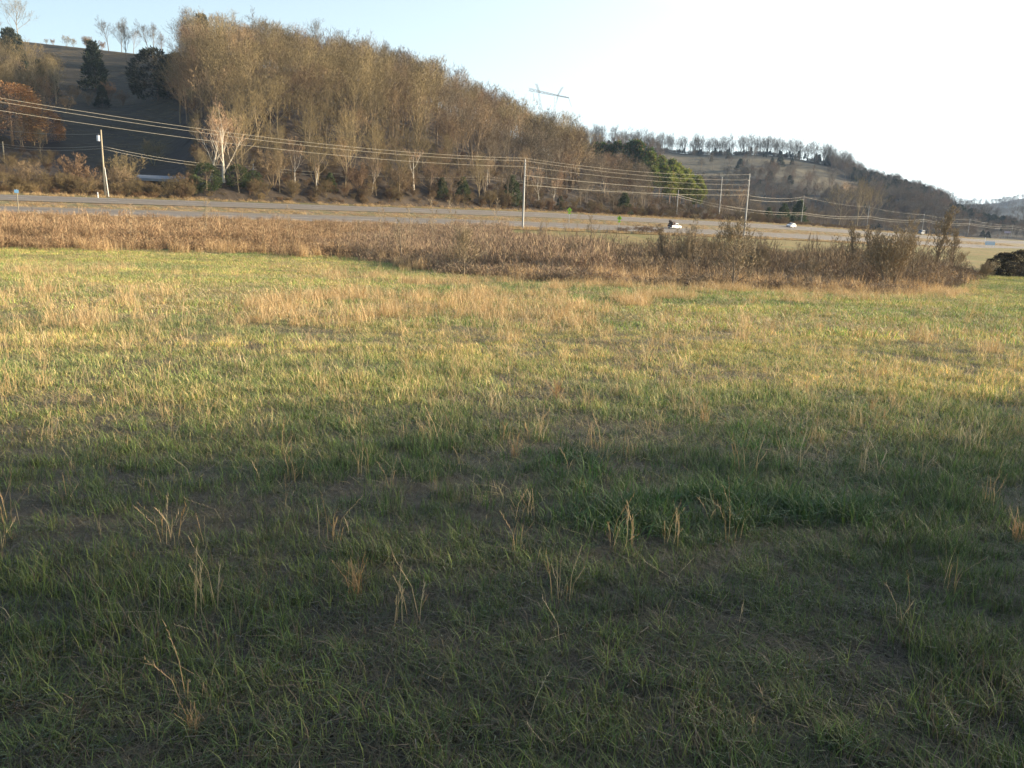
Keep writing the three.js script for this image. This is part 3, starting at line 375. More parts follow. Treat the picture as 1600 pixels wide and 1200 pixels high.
// the valley woods, the far hill and the distant ridge
{
  const R = mulberry(21), lists = woodsTrees.map(() => []), farL = woodsTrees.map(() => []), ever = [], rim = [[], [], []];
  for (let k = 0; k < 900; k++) { const t = R(), px = 1085 + 640 * R(), w = 43 + 170 * Math.pow(t, 0.8), [x, D] = footAt(px, w); if (D > 800 || D < 0) continue; const y = surf(x, D), sky = 0.75 + 0.35 * R(), kind = [2, 4, 5, 6, 7, 3, 6, 7][Math.floor(R() * 8)]; const q = 0.8 + 0.35 * R(); lists[kind].push([x, y - 0.2, -D, R() * 6.28, sky * (w < 60 ? 0.5 : 0.7) * (px > 1500 ? 0.7 : 1), sky * (w < 60 ? 0.5 : 0.7) * (px > 1500 ? 0.7 : 1), [q * 0.82, q * 0.85, q * 0.9]]); }
  for (let k = 0; k < 2600; k++) { const u = R(), v = Math.pow(R(), 0.8); const px = px2(u); if (px < 940 && v < 0.7) continue; if (past2(u, v) > 0.3 && R() > 0.03) continue; if (Math.abs(px - 1335) < 22 && v > 0.5 && v < 0.74) continue; const [x, y, D] = hill2.P(u, v), q = 0.75 + 0.35 * R(), sz = (0.6 + 0.4 * R()) * (px > 1480 ? 0.55 : 1); if (px > 1330 && v > 0.6 && R() < 0.6 || R() < 0.06) { ever.push([x, y, -D, R() * 6.28, sz * 1.4, sz * 1.1, [q, q, q]]); continue; } farL[[2, 6, 7, 3, 6, 7][Math.floor(R() * 6)]].push([x, y - 0.3, -D, R() * 6.28, sz, sz, [q * 0.78, q * 0.78, q * 0.8]]); }
  for (let k = 0; k < 620; k++) { const u = R(), px = px2(u), v = 0.985 + 0.1 * R(); if (px < 900 || px > 1560) continue; const [x, y, D] = hill2.P(u, v), s = (0.6 + 0.4 * R()) * (px > 1330 ? 0.6 : 1) * 1.55; rim[k % 3].push([x, y - 0.3, -D, R() * 6.28, s, s, [0.6, 0.62, 0.66]]); if (k % 4 === 0 || (px > 1270 && px < 1400 && k % 2)) ever.push([x, y, -D + 10, R() * 6.28, s * 0.5, s * (0.3 + 0.3 * R()), [0.8, 0.8, 0.9]]); }
  const names3 = ['olive', 'olive', 'reddish-brown', 'low reddish-brown', 'pale tan', 'low pale tan', 'grey-brown', 'low grey-brown'];
  lists.forEach((l, k) => stuffOf('woodland', names3[k] + ' bare woods along the far side of the highway on the valley floor', 'woodland', joined(woodsTrees[k]), M.bark, l));
  farL.forEach((l, k) => stuffOf('woodland', names3[k] + ' bare woods covering the slopes of the far hill', 'woodland', joined(woodsTrees[k]), M.bark, l));
  rim.forEach((l, k) => stuffOf('woodland', ['dense', 'sparse', 'thin'][k] + ' row of bare trees along the far hill skyline', 'woodland', joined(rimTrees[k]), M.bark, l));
  { const und = []; for (let k = 0; k < 420; k++) { const u = R(), px = px2(u); if (px < 930 || px > 1560) continue; const [x, y, D] = hill2.P(u, 0.975 + 0.05 * R()), s = 0.4 + 0.5 * R(); und.push([x, y - 1.7 * s, -D, R() * 6.28, s * 1.6, s, [0.55, 0.55, 0.6]]); } stuffOf('undergrowth', 'dark brushy understory along the far hill skyline', 'undergrowth', joined(scrubTrees[2]), M.bark, und); }
  stuffOf('woodland', 'dark cedars scattered over the far hill and its right-hand slope', 'woodland', joined(cedars[1]), M.leaf, ever);
  const d3 = []; for (let k = 0; k < 900; k++) { const u = R(), v = 0.2 + 0.82 * R(), [x, y, D] = hill3.P(u, v), s = 0.8 + 0.5 * R(); d3.push([x, y - 0.5, -D, R() * 6.28, s, s]); }
  stuffOf('woodland', 'hazy blue-grey woods on the distant ridge at the right edge', 'woodland', joined(woodsTrees[6]), M.bark, d3);
  for (const [px, py, h] of [[1110, 253, 9], [1140, 248, 11], [1208, 260, 14], [1238, 258, 11], [1126, 243, 8], [1196, 246, 9]]) fit(cedars[1], 9, true, 'cedar_tree', 'small dark cedar dotted on the far hill pasture, ' + ORD[[1110, 1126, 1140, 1196, 1208, 1238].indexOf(px)], 'cedar', H2(px, py), h, px, 'cedars dotted on the far hill pasture');
  for (const [px, w, h, k, l] of [[1290, 52, 74, 1, 'tall dark-trunked bare tree beyond the highway left of the tall pair'], [1318, 56, 82, 0, 'tallest bare tree beyond the highway right of the white car'], [1335, 60, 74, 1, 'tall spreading bare tree beside the tallest one beyond the highway'], [1110, 56, 60, 4, 'pale bare tree below the pine stand beyond the highway'], [1140, 60, 56, 5, 'tan bare tree between the two tall highway poles'], [1400, 60, 42, 4, 'pale bare tree beyond the highway in the right distance'], [1570, 70, 62, 6, 'broad bare tree near the right edge beyond the highway']]) { const [x, D] = footAt(px, w), p = [x, surf(x, D), -D]; fit(woodsTrees[k], woodsKinds[k][1].h * 0.98, false, 'bare_tree', l, 'tree', p, h, px); }
  for (const [px, w, h, l] of [[1205, 50, 32, 'dark green cedar beyond the highway behind the tall right pole'], [1228, 52, 40, 'upright dark cedar right of the tall right pole'], [1182, 50, 24, 'low dark cedar beyond the highway left of the upright cedar']]) { const [x, D] = footAt(px, w); fit(cedars[2], 6.2, true, 'cedar_tree', l, 'cedar', [x, surf(x, D), -D], h, px); }
}

// saplings and shrubs of the brushy strip
const sapTone = [0.31, 0.245, 0.155];
const sap = (seed, o) => bareTree(seed, { h: 4, r: 0.085, bark: [0.22, 0.175, 0.125], limb: sapTone, twig: sapTone, twigW: 0.013, counts: [14, 7, 5, 5], clear: 0.12, ang0: 0.9, ang1: 0.4, spread: 0.45, rise: 0.16, trunk: 0.85, tubeTo: 1, ...o });
const saps = [sap(601, { ang0: 1.15, spread: 0.62 }), sap(602, { stems: 6, fan: 0.4, counts: [9, 6, 5, 4], rise: 0.22 }), sap(603, { spread: 0.3, ang0: 0.6, rise: 0.25, counts: [14, 5, 5, 4] }), sap(604, { spread: 0.35, counts: [9, 4, 4, 3] }), sap(605, { spread: 0.22, counts: [9, 5, 4], twigW: 0.011, r: 0.035, bark: [0.36, 0.29, 0.19], twig: [0.36, 0.28, 0.18], limb: [0.36, 0.28, 0.18] })];
for (const [px, py, h, k, l] of [
  [1143, 452, 118, 0, 'large spreading bare sapling leaning low to its right, nearest the camera in the brushy strip'], [1388, 454, 118, 1, 'many-stemmed bare sapling fanning to the right in the brushy strip'], [1460, 432, 112, 2, 'tall upswept bare sapling at the right end of the brushy strip'], [1034, 422, 74, 2, 'upright bare sapling just left of the small dark cedar'], [1086, 412, 78, 3, 'bare sapling growing over the small dark cedar'], [724, 432, 84, 0, 'twiggy bare sapling in the middle of the brushy strip below the lone pole'], [627, 410, 72, 3, 'bare sapling among russet weeds left of the middle one'], [590, 392, 72, 4, 'thin bare sapling reaching above the highway from the russet weeds'], [921, 396, 62, 3, 'bare sapling on the edge of the mown grass below the first green sign'], [843, 384, 40, 3, 'small bare sapling right of the foot of the lone pole'], [1330, 428, 84, 2, 'bare sapling left of the many-stemmed one'], [1296, 432, 66, 3, 'slender bare sapling between the spreading and the many-stemmed saplings'], [1355, 440, 90, 2, 'dense bare sapling close beside the many-stemmed one'], [1240, 428, 52, 3, 'low bare sapling right of the spreading one'], [1425, 446, 74, 3, 'bare sapling between the many-stemmed and the tall upswept one'], [1500, 430, 40, 0, 'low bare sapling leaning toward the dark bush'], [205, 382, 66, 4, 'thin pale sapling in the weeds below the transformer pole'], [64, 372, 46, 4, 'pale thin sapling in the weeds at the far left'], [320, 370, 62, 4, 'thin sapling rising out of the weeds below the sycamores'], [455, 372, 52, 4, 'thin pale sapling in the russet weeds left of centre'], [680, 388, 50, 4, 'thin pale sapling right of the thin one above the highway'], [975, 412, 46, 3, 'small bare sapling below the second green sign'], [1185, 420, 60, 3, 'thin sapling behind the right limbs of the spreading one'], [770, 400, 44, 3, 'small twiggy sapling left of the lone pole foot'], [1540, 436, 34, 1, 'tangled low sapling in front of the dark bush'], [1270, 440, 46, 1, 'tangled bare shrub between the slender saplings']]) {
  const [x, D, y] = groundAt(px, py); fit(saps[k], [4, 3.7, 4, 4, 4][k], false, 'sapling', l, 'sapling', [x, y, -D], h, px);
}
const sapLabel = (px, py, h) => (h < 46 ? 'short' : h < 62 ? 'middling' : 'tall') + ' slight sapling at the ' + (table(hedgeNear, px) - py < 14 ? 'front' : table(hedgeNear, px) - py < 30 ? 'middle' : 'back') + ' of the brush ' + (px < 590 ? 'among the russet weeds' : px < 700 ? 'well left of the lone pole foot' : px < 780 ? 'just left of the lone pole foot' : px < 850 ? 'below the lone pole' : px < 930 ? 'below the first green sign' : px < 1000 ? 'below the second green sign' : px < 1060 ? 'left of the small dark cedar' : px < 1110 ? 'beside the small dark cedar' : px < 1150 ? 'left of the spreading sapling' : px < 1215 ? 'right of the spreading sapling' : px < 1290 ? 'below the white car' : px < 1350 ? 'left of the fanning sapling' : px < 1425 ? 'beside the fanning sapling' : 'by the tall upswept sapling');
{ const R = mulberry(88); for (let k = 0; k < 26; k++) { const px = 1010 + 480 * R(), py = lerp(table(hedgeFar, px) + 10, table(hedgeNear, px) - 4, R()), [x, D, y] = groundAt(px, py), hp = 34 + 44 * R(); fit(saps[[2, 3, 3, 1, 4][Math.floor(R() * 5)]], 4, false, 'sapling', sapLabel(px, py, hp), 'sapling', [x, y, -D], hp, R() * 6.28, 'slight saplings among the brambles on the right'); } for (let k = 0; k < 16; k++) { const px = 520 + 470 * R(), py = lerp(362, table(hedgeNear, px) - 8, R()), [x, D, y] = groundAt(px, py), hp = 30 + 32 * R(); fit(saps[[3, 4, 4][Math.floor(R() * 3)]], 4, false, 'sapling', sapLabel(px, py, hp), 'sapling', [x, y, -D], hp, R() * 6.28, 'slight saplings among the weeds in the middle'); } }
{ const [x, D, y] = groundAt(1085, 414); fit(cedars[2], 6.2, true, 'cedar_tree', 'small dark cedar wrapped in bare twigs in the brushy strip', 'cedar', [x, y, -D], 30, 1, undefined, 0.8); }
{ for (const [px, py, h, l] of [[1592, 432, 44, 'dark dense bush at the right edge casting shade on the grass'], [1566, 426, 34, 'lower dark bush just left of the dense one at the right edge'], [1640, 432, 52, 'dark bush cut off by the right edge behind the dense one']]) { const [x, D, y] = groundAt(px, py); fit(darkBush, 3.2, true, 'dark_bush', l, 'bush', [x, y, -D], h, px, undefined, 1); } }
for (const [px, py, h, l] of [[1002, 365, 20, 'low dark thicket mound beside the highway right of the second green sign'], [975, 364, 15, 'low end of the thicket under the second green sign'], [1022, 365, 15, 'right end of the thicket mound beside the highway']]) { const [x, D, y] = groundAt(px, py); fit(scrubTrees[1], 5.2, false, 'thicket', l, 'thicket', [x, y, -D], h, px, undefined, 0.7).scale.multiply(new THREE.Vector3(2.2, 1, 2.2)); }

// ---------------------------------------------------------------- grass, straw and weeds
function tuft(seed, o) {
  const R = mulberry(seed), mb = new MB();
  for (let k = 0; k < o.n; k++) {
    const a = R() * 6.283, rr = Math.sqrt(R()) * o.r, b = [Math.cos(a) * rr, -0.01, Math.sin(a) * rr], az = R() * 6.283, h = o.h * (0.45 + 0.75 * R()), bend = o.bend * (0.3 + 1.2 * R()), w = o.w * (0.7 + 0.6 * R()), c0 = o.colours[Math.floor(R() * o.colours.length)], q = 1 + (o.vary ?? 0.5) * (R() - 0.5), col = [c0[0] * q, c0[1] * q, c0[2] * q];
    const sd = [Math.cos(az + 1.57), 0, Math.sin(az + 1.57)], d = [Math.cos(az), 0, Math.sin(az)], lie = o.lie ?? 0, up = (t) => h * (1 - lie) * (t - 0.35 * bend * t * t), out = (t) => h * (bend * t * t * 0.8 + lie * t);
    const pt = (t) => [b[0] + d[0] * out(t), b[1] + up(t), b[2] + d[2] * out(t)], p0 = pt(0), p1 = pt(0.5), p2 = pt(1);
    const sk = (R() - 0.5) * h * 0.14; p2[0] += sd[0] * sk; p2[2] += sd[2] * sk;
    mb.quad(add(p0, sd, w * 0.5), add(p0, sd, -w * 0.5), add(p1, sd, -w * 0.4), add(p1, sd, w * 0.4), col); mb.tri(add(p1, sd, w * 0.4), add(p1, sd, -w * 0.4), p2, col);
    if (o.head && R() < o.head) { const nh = o.nh ?? 7, td = norm(sub(p2, p1)), hl = o.hl ?? 0.036; for (let q2 = 0; q2 < nh; q2++) { const t = 0.6 + 0.4 * q2 / nh, e0 = t < 0.5 ? p1 : add(p1, sub(p2, p1), (t - 0.5) * 2), e = e0, l = hl * (0.5 + R()), f = [e[0] + (td[0] * 0.75 + (R() - 0.5) * 0.8) * l, e[1] + (td[1] * 0.75 + 0.25 + (R() - 0.5) * 0.5) * l, e[2] + (td[2] * 0.75 + (R() - 0.5) * 0.8) * l]; mb.tri(add(e, sd, w * 0.7), add(e, sd, -w * 0.7), f, [col[0] * 1.1, col[1] * 1.08, col[2] * 1.08]); } }
  }
  return mb.geo();
}
const greens = [[0.088, 0.144, 0.024], [0.124, 0.175, 0.033], [0.067, 0.118, 0.024], [0.155, 0.195, 0.044]], fieldG = [[0.211, 0.258, 0.048], [0.272, 0.297, 0.062], [0.167, 0.218, 0.043], [0.333, 0.325, 0.095]], fieldD = [[0.440, 0.350, 0.144], [0.370, 0.290, 0.124], [0.500, 0.390, 0.160]], deads = [[0.147, 0.121, 0.061], [0.108, 0.087, 0.047], [0.169, 0.136, 0.066], [0.079, 0.065, 0.035]], straws = [[0.609, 0.471, 0.262], [0.540, 0.402, 0.218], [0.667, 0.540, 0.328], [0.529, 0.368, 0.175]];  // greens and deads darkened for foreground shade, field sets brightened as if sunlit
const nearG = [0, 1, 2, 3].map((k) => tuft(700 + k, { n: 42, r: 0.075, h: 0.08 + 0.024 * k, bend: 0.75, w: 0.0034, vary: 1.1, colours: k === 3 ? [...greens, deads[0]] : greens }));
const nearD = [0, 1, 2].map((k) => tuft(710 + k, { n: 46, r: 0.10, h: 0.12, bend: 1.15, w: 0.0026, lie: 0.45, colours: deads }));
const longG = [0, 1].map((k) => tuft(715 + k, { n: 34, r: 0.09, h: 0.20, bend: 0.85, w: 0.006, colours: [[0.07, 0.14, 0.025], [0.09, 0.16, 0.03], greens[1]] }));
const midG = [0, 1, 2].map((k) => tuft(720 + k, { n: 64, r: 0.18, h: 0.10 + 0.02 * k, bend: 0.8, w: 0.0056, colours: [...fieldG, ...greens, ...fieldD] }));
const midD = [0, 1].map((k) => tuft(730 + k, { n: 60, r: 0.19, h: 0.12, bend: 1.0, w: 0.005, lie: 0.45, colours: [...fieldD, ...deads] }));
const farG = [0, 1].map((k) => tuft(740 + k, { n: 84, r: 0.5, h: 0.14, bend: 0.8, w: 0.012, colours: [...fieldG, ...greens.map((c) => c.map((k) => k * 1.7)), ...fieldD] }));
const farD = [0, 1].map((k) => tuft(745 + k, { n: 80, r: 0.5, h: 0.17, bend: 0.8, w: 0.011, lie: 0.2, colours: [...fieldD, straws[0], fieldG[3]] }));
const stem = [0, 1, 2].map((k) => tuft(770 + k, { n: 2 + k, r: 0.05, h: 0.27, bend: 0.55 + 0.2 * k, w: 0.0022, head: 0.25, colours: [straws[0], straws[2], fieldG[3], fieldD[0]] }));
const litter = [0, 1].map((k) => tuft(775 + k, { n: 6, r: 0.12, h: 0.18, bend: 0.5, w: 0.0024, lie: 0.75, colours: [[0.42, 0.36, 0.25], [0.34, 0.28, 0.19], [0.50, 0.43, 0.30]] }));
const rosette = [0, 1].map((k) => tuft(778 + k, { n: 16, r: 0.03, h: 0.10, bend: 0.9, w: 0.022, lie: 0.35, colours: [[0.045, 0.085, 0.02], [0.06, 0.10, 0.025]] }));
const stalks = [0, 1, 2].map((k) => tuft(750 + k, { n: 5 + 3 * k, r: 0.05 + 0.03 * k, h: 0.42, bend: 0.45, w: 0.0045, head: 0.8, colours: straws }));
const strawG = [0, 1, 2].map((k) => tuft(760 + k, { n: 24, r: 0.14, h: 0.55, bend: 0.4, w: 0.0065, head: 0.5, colours: straws }));
const strawF = [0, 1].map((k) => tuft(765 + k, { n: 46, r: 0.3, h: 0.75, bend: 0.35, w: 0.012, head: 0.4, colours: straws }));
{
  const R = mulberry(31), L = {}; const put = (k, q) => (L[k] ??= []).push(q);
  const lush = (px, py) => (((px - 1110) / 230) ** 2 + ((py - 812) / 32) ** 2 < 2.2 ? 1.15 * (1 - sstep(0.15, 2.2, ((px - 1110) / 230) ** 2 + ((py - 812) / 32) ** 2)) * sstep(0.2, 0.6, fbm(px * 0.02, py * 0.05, 3)) : ((px - 900) / 50) ** 2 + ((py - 745) / 34) ** 2 < 1 ? 0.25 : ((px - 1190) / 80) ** 2 + ((py - 690) / 26) ** 2 < 1 ? 0.2 : 0);
  function scatter(D0, D1, density, fn) {
    const half = (D) => 0.70 * D + 1.4, n = Math.round(density * (D1 - D0) * (half(D0) + half(D1)));
    for (let k = 0; k < n; k++) { const a = half(D0), b = half(D1), t = R(), D = D0 + (D1 - D0) * (Math.abs(b - a) < 1e-6 ? t : (Math.sqrt(a * a + t * (b * b - a * a)) - a) / (b - a)), x = (R() * 2 - 1) * half(D); fn(x, D); }
  }
  const mixAt = (x, D) => fbm(x * 0.45 + 3, D * 0.45 + 1, 4) * 0.7 + fbm(x * 0.09, D * 0.11 + 40, 3) * 0.4 + 0.35 * (fbm(x * 1.9, D * 1.9 + 7, 2) - 0.5);
  const tintG = (x, D) => { const a = sstep(0.25, 0.75, fbm(x * 0.16 + 20, D * 0.34, 4)), q = (0.62 + 0.8 * R()) * lerp(1, 1.9, sstep(3, 9, D)) * lerp(1, 0.8, sstep(14, 20, D)), y = lerp(0.62, 1.2, a); return [q * y, q * lerp(0.7, 1.05, a), q * lerp(0.75, 1.15, a)]; };  // tint drops toward the camera, painting shade into the green blades
  const one = (kinds, x, D, s, sy, tint) => put(kinds, [x, surf(x, D), -D, R() * 6.283, s, sy, tint, (R() - 0.5) * 0.25, (R() - 0.5) * 0.25]);
  scatter(1.2, 8.5, 190, (x, D) => { if (R() < sstep(5, 8.5, D)) return; const s = 0.6 + 0.6 * R(), q = (0.6 + 0.6 * R()) * lerp(1, 1.9, sstep(3, 9, D)); one('nearD' + Math.floor(R() * 3), x, D, s, s * 0.7, [q, q, q]); });  // thatch colour dimmed near the camera to deepen the foreground shade
  scatter(1.2, 8.5, 300, (x, D) => { if (R() < sstep(5, 8.5, D)) return; const m = mixAt(x, D), [px, py] = proj(x, surf(x, D), -D), l = lush(px, py), g = 1 - 0.8 * sstep(0.42, 0.74, m + 0.25 * (R() - 0.5)); const s = 0.75 + 0.6 * R(), q = (0.75 + 0.5 * R()) * lerp(1, 1.9, sstep(3, 9, D));  // near thatch tint carries the same painted shade ramp
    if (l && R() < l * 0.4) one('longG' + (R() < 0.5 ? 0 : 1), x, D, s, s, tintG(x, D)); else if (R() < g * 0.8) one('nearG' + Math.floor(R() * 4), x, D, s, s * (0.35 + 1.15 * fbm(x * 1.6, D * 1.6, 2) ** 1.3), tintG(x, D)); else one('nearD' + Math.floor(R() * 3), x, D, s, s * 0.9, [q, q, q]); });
  scatter(4.5, 16, 40, (x, D) => { if (R() > sstep(4, 8, D)) return; const s = 0.6 + 0.6 * R(), q = 0.6 + 0.6 * R(); one('midD' + Math.floor(R() * 2), x, D, s, s * 0.7, [q, q, q]); });
  scatter(4.5, 16, 80, (x, D) => { if (R() > sstep(4, 8, D)) return; const m = mixAt(x, D), [px, py] = proj(x, surf(x, D), -D), l = lush(px, py), g = 1 - 0.75 * sstep(0.42, 0.74, m + 0.2 * (R() - 0.5)), s = 0.75 + 0.6 * R(), q = 0.9 + 0.6 * R(); if (l && R() < l * 0.8) one('longG' + (R() < 0.5 ? 0 : 1), x, D, s * 1.1, s, tintG(x, D)); else if (R() < g * 0.85) { const tg = tintG(x, D), kq = 1 / 1.45; one('midG' + Math.floor(R() * 3), x, D, s, s * (0.55 + 0.6 * vnoise(x, D)), tg.map((c) => c * lerp(kq, 1, sstep(5, 10, D)))); } else one('midD' + Math.floor(R() * 2), x, D, s, s * 0.9, [q, q, q]); });  // mid tufts dimmed at their near end to meet the painted shade
  scatter(16, 62, 11, (x, D) => { const [px, py] = proj(x, surf(x, D), -D); if (inHedge(px, py, wOf(x, D)) > 0) return; const m = mixAt(x, D), g = 1 - 0.75 * sstep(0.42, 0.74, m + 0.2 * (R() - 0.5)), s = 0.75 + 0.6 * R(), q = 0.8 + 0.5 * R(); if (R() < g * 0.85) one('farG' + Math.floor(R() * 2), x, D, s, s * (0.5 + 0.7 * vnoise(x * 0.6, D * 0.6)), tintG(x, D)); else one('farD' + Math.floor(R() * 2), x, D, s, s * 0.6, [q, q, q]); });
  scatter(1.5, 8, 6, (x, D) => { const s = 0.45 + 0.55 * R(), q = 0.6 + 0.7 * R(); one('stem' + Math.floor(R() * 3), x, D, s, s, [q, q, q]); });
  scatter(1.4, 7, 12, (x, D) => { const s = 0.45 + 0.5 * R(), q = 0.6 + 0.6 * R(); one('litter' + Math.floor(R() * 2), x, D, s, s, [q, q, q]); });
  scatter(1.6, 9, 0.8, (x, D) => { if (vnoise(x * 0.9 + 60, D * 0.9) < 0.55) return; const s = 0.6 + 0.8 * R(), q = 0.7 + 0.5 * R(); one('rosette' + Math.floor(R() * 2), x, D, s, s, [q, q, q]); });
  // thin scattered stalks everywhere, straw in its patches
  scatter(2.6, 15, 2.4, (x, D) => { const [px, py] = proj(x, surf(x, D), -D), k = vnoise(x * 0.8 + 30, D * 0.8); if (R() < 0.26 + 0.6 * sstep(0.45, 0.75, k) + strawAt(px, py)) one('stalks' + Math.floor(R() * 3), x, D, 0.5 + 0.5 * R(), 0.5 + 0.45 * R(), [1.05, 0.95, 0.82]); });
  scatter(6, 45, 13, (x, D) => { const [px, py] = proj(x, surf(x, D), -D), k = strawAt(px, py) * sstep(0.45, 0.62, fbm(x * 0.8, D * 0.5, 3)) + (D < 18 ? 0.085 : 0.02); if (R() > k) return; const q = 0.85 + 0.3 * R(); if (D < 7 || (D < 13 && R() < 0.55)) one('stalks' + Math.floor(R() * 3), x, D, 0.7 + 0.4 * R(), 0.55 + 0.4 * R(), [q, q, q]); else one('strawG' + Math.floor(R() * 3), x, D, (0.65 + 0.5 * R()) * lerp(0.6, 1, sstep(8, 16, D)), (0.45 + 0.5 * R()) * lerp(0.65, 1, sstep(8, 16, D)), [q, q * 0.97, q * 0.9]); });
  // the tall straw clumps along the near edge of the weeds, the median and the verges
  scatter(36, 62, 3, (x, D) => { const [px, py] = proj(x, surf(x, D), -D), hd = inHedge(px, py, wOf(x, D)); if (hd < 0 && (px > 1540 || table(hedgeNear, px) - py < -5 || table(hedgeNear, px) - py > 3) || R() > sstep(0.45, 0.7, vnoise(x * 0.5, D * 0.5)) * (hd > 14 ? 0.3 : 0.8)) return; const q = 0.85 + 0.3 * R(); one('strawF' + (R() < 0.5 ? 0 : 1), x, D, 0.7 + 0.4 * R(), 0.8 + 0.5 * R(), [q, q * 0.93, q * 0.86]); });
  for (let k = 0; k < 5200; k++) { const s = -140 + 560 * Math.pow(R(), 1.4), m = R(), w = m < 0.4 ? 15.3 + 9.4 * R() : m < 0.75 ? -3.8 + 7.4 * R() : 36.5 + 7 * R(), [x, D] = onRoad(s, w); if (D < 60) continue; const q = 0.75 + 0.4 * R(); put('strawF' + (R() < 0.5 ? 0 : 1), [x, roadH(s, w) - (m < 0.4 ? 0.25 : 0.05), -D, R() * 6.283, 1.2 + R(), m < 0.4 ? 0.35 + 0.25 * R() : 0.5 + 0.4 * R(), [q * 0.85, q * 0.78, q * 0.66]]); }
  stuffOf('pasture_grass', 'rough dull winter grass on the shaded hillside pasture', 'grass', farD[0], M.blade, pastureList);
  const geos = { nearG, nearD, longG, midG, midD, farG, farD, stem, litter, rosette, stalks, strawG, strawF };
  const say = { nearG: ['short green grass blades in the near field', 'grass'], nearD: ['grey-tan dead thatch lying between the green blades nearby', 'dead grass'], longG: ['lush longer dark green grass in the shaded patch', 'grass'], midG: ['olive green grass across the middle of the field', 'grass'], midD: ['flattened tan dead grass across the middle of the field', 'dead grass'], farG: ['yellow-green grass in the far field before the brushy strip', 'grass'], farD: ['pale dead grass in the far field before the brushy strip', 'dead grass'], stem: ['thin single grass stems standing above the near turf', 'dry grass'], litter: ['pale fallen straw lying on the near turf', 'dead grass'], rosette: ['small dark broad-leaved weed rosettes in the near turf', 'weeds'], stalks: ['thin curved straw stalks with fluffy seed heads in the field', 'dry grass'], strawG: ['golden broom grass standing in drifts across the field', 'dry grass'], strawF: ['tall golden grass along the weeds and the highway median', 'dry grass'] };
  const order = ['first', 'second', 'third', 'fourth'], hue = ['finer', 'taller', 'broader', 'denser'];
  for (const k of Object.keys(L).sort()) { const kind = k.slice(0, -1), i = +k.slice(-1); stuffOf(say[kind][1].replace(' ', '_'), hue[i] + ' ' + say[kind][0], say[kind][1], geos[kind][i], M.blade, L[k]); }
  // weeds of the brushy strip
  const weed = (seed, h, cols) => { const R2 = mulberry(seed), mb = new MB(); for (let k = 0; k < 22; k++) { const a = R2() * 6.283, rr = Math.sqrt(R2()) * 0.45, p = [Math.cos(a) * rr, -0.05, Math.sin(a) * rr], hh = h * (0.5 + 0.6 * R2()), le = [(R2() - 0.5) * 0.5, 1, (R2() - 0.5) * 0.5], e = add(p, le, hh), c0 = cols[Math.floor(R2() * cols.length)], q = 0.75 + 0.5 * R2(), c = c0.map((v) => v * q), sd = norm([R2() - 0.5, 0, R2() - 0.5]); mb.tri(add(p, sd, 0.012), add(p, sd, -0.012), e, c); for (let j = 0; j < 9; j++) { const t = 0.3 + 0.7 * R2(), f = add(p, le, hh * t), d = norm([R2() - 0.5, 0.35 + 0.5 * R2(), R2() - 0.5]), l = hh * (0.12 + 0.2 * R2()), s2 = norm(cross(d, [R2() - 0.5, R2() - 0.5, R2() - 0.5])); mb.tri(add(f, s2, 0.011), add(f, s2, -0.011), add(f, d, l), c); } } return mb.geo(); };
  const wc = { russet: [[0.330, 0.213, 0.116], [0.258, 0.165, 0.092], [0.391, 0.281, 0.158]], dun: [[0.289, 0.212, 0.141], [0.241, 0.174, 0.115], [0.369, 0.278, 0.165]], pink: [[0.343, 0.243, 0.156], [0.263, 0.182, 0.121], [0.409, 0.307, 0.188]] };
  const weeds = { russet: weed(801, 1.25, wc.russet), dun: weed(802, 1.2, wc.dun), pink: weed(803, 1.1, wc.pink) }, W = { russet: [], dun: [], pink: [] };
  const addWeed = (x, D) => { const [px, py] = proj(x, surf(x, D), -D), hd = inHedge(px, py, wOf(x, D)); if ((hd < 0 && (px > 1540 || hd < -5 || py > table(hedgeNear, px) + 5 || py < table(hedgeNear, px) || R() < 0.75)) || (px > 960 && R() < 0.35)) return; const k = px + 260 * (vnoise(x * 0.15, D * 0.15) - 0.5), kind = k < 560 ? 'russet' : k < 960 ? 'pink' : 'dun', s = 0.8 + 0.5 * R(), q = 0.75 + 0.45 * R(), low = lerp(px > 950 ? 0.35 : 0.5, 1, sstep(0, px > 950 ? 26 : 9, hd)) * lerp(0.6, 1.25, fbm(x * 0.35, D * 0.35, 3)) * (0.75 + 0.5 * R()) * (R() < 0.1 ? 1.5 : 1) * (px > 800 && py < table(hedgeFar, px) + 14 ? 0.6 : 1) * (px < 700 ? lerp(1, 0.62, sstep(50, 75, D)) : 1); W[kind].push([x, surf(x, D), -D, R() * 6.283, s, s * low, [q, q, q], (R() - 0.5) * 0.2, (R() - 0.5) * 0.2]); };
  for (let k = 0; k < 21000; k++) { const D = 36 + 95 * Math.pow(R(), 1.5), x = (R() * 2 - 1) * (0.72 * D + 6); addWeed(x, D); }
  stuffOf('weeds', 'russet dead weeds filling the left of the brushy strip', 'weeds', weeds.russet, M.bark, W.russet); stuffOf('weeds', 'pinkish-tan dead weeds in the middle of the brushy strip', 'weeds', weeds.pink, M.bark, W.pink); stuffOf('weeds', 'dull grey-brown brambles under the saplings on the right', 'weeds', weeds.dun, M.bark, W.dun);
  // single conspicuous dry tufts of the foreground
  const clump = (seed, o) => tuft(seed, { n: 40, r: 0.045, h: 0.30, bend: 0.5, w: 0.003, head: 0.6, nh: 9, hl: 0.025, colours: straws.map((c) => [c[0] * 0.82, c[1] * 0.68, c[2] * 0.55]), ...o });
  const tuftGeo = clump(901, {}), spray = clump(902, { n: 11, h: 0.4, bend: 0.5, r: 0.035, head: 1, w: 0.0021, nh: 14, hl: 0.022 }), mat = clump(903, { n: 50, h: 0.16, bend: 1, lie: 0.3, r: 0.08, head: 0.1 });
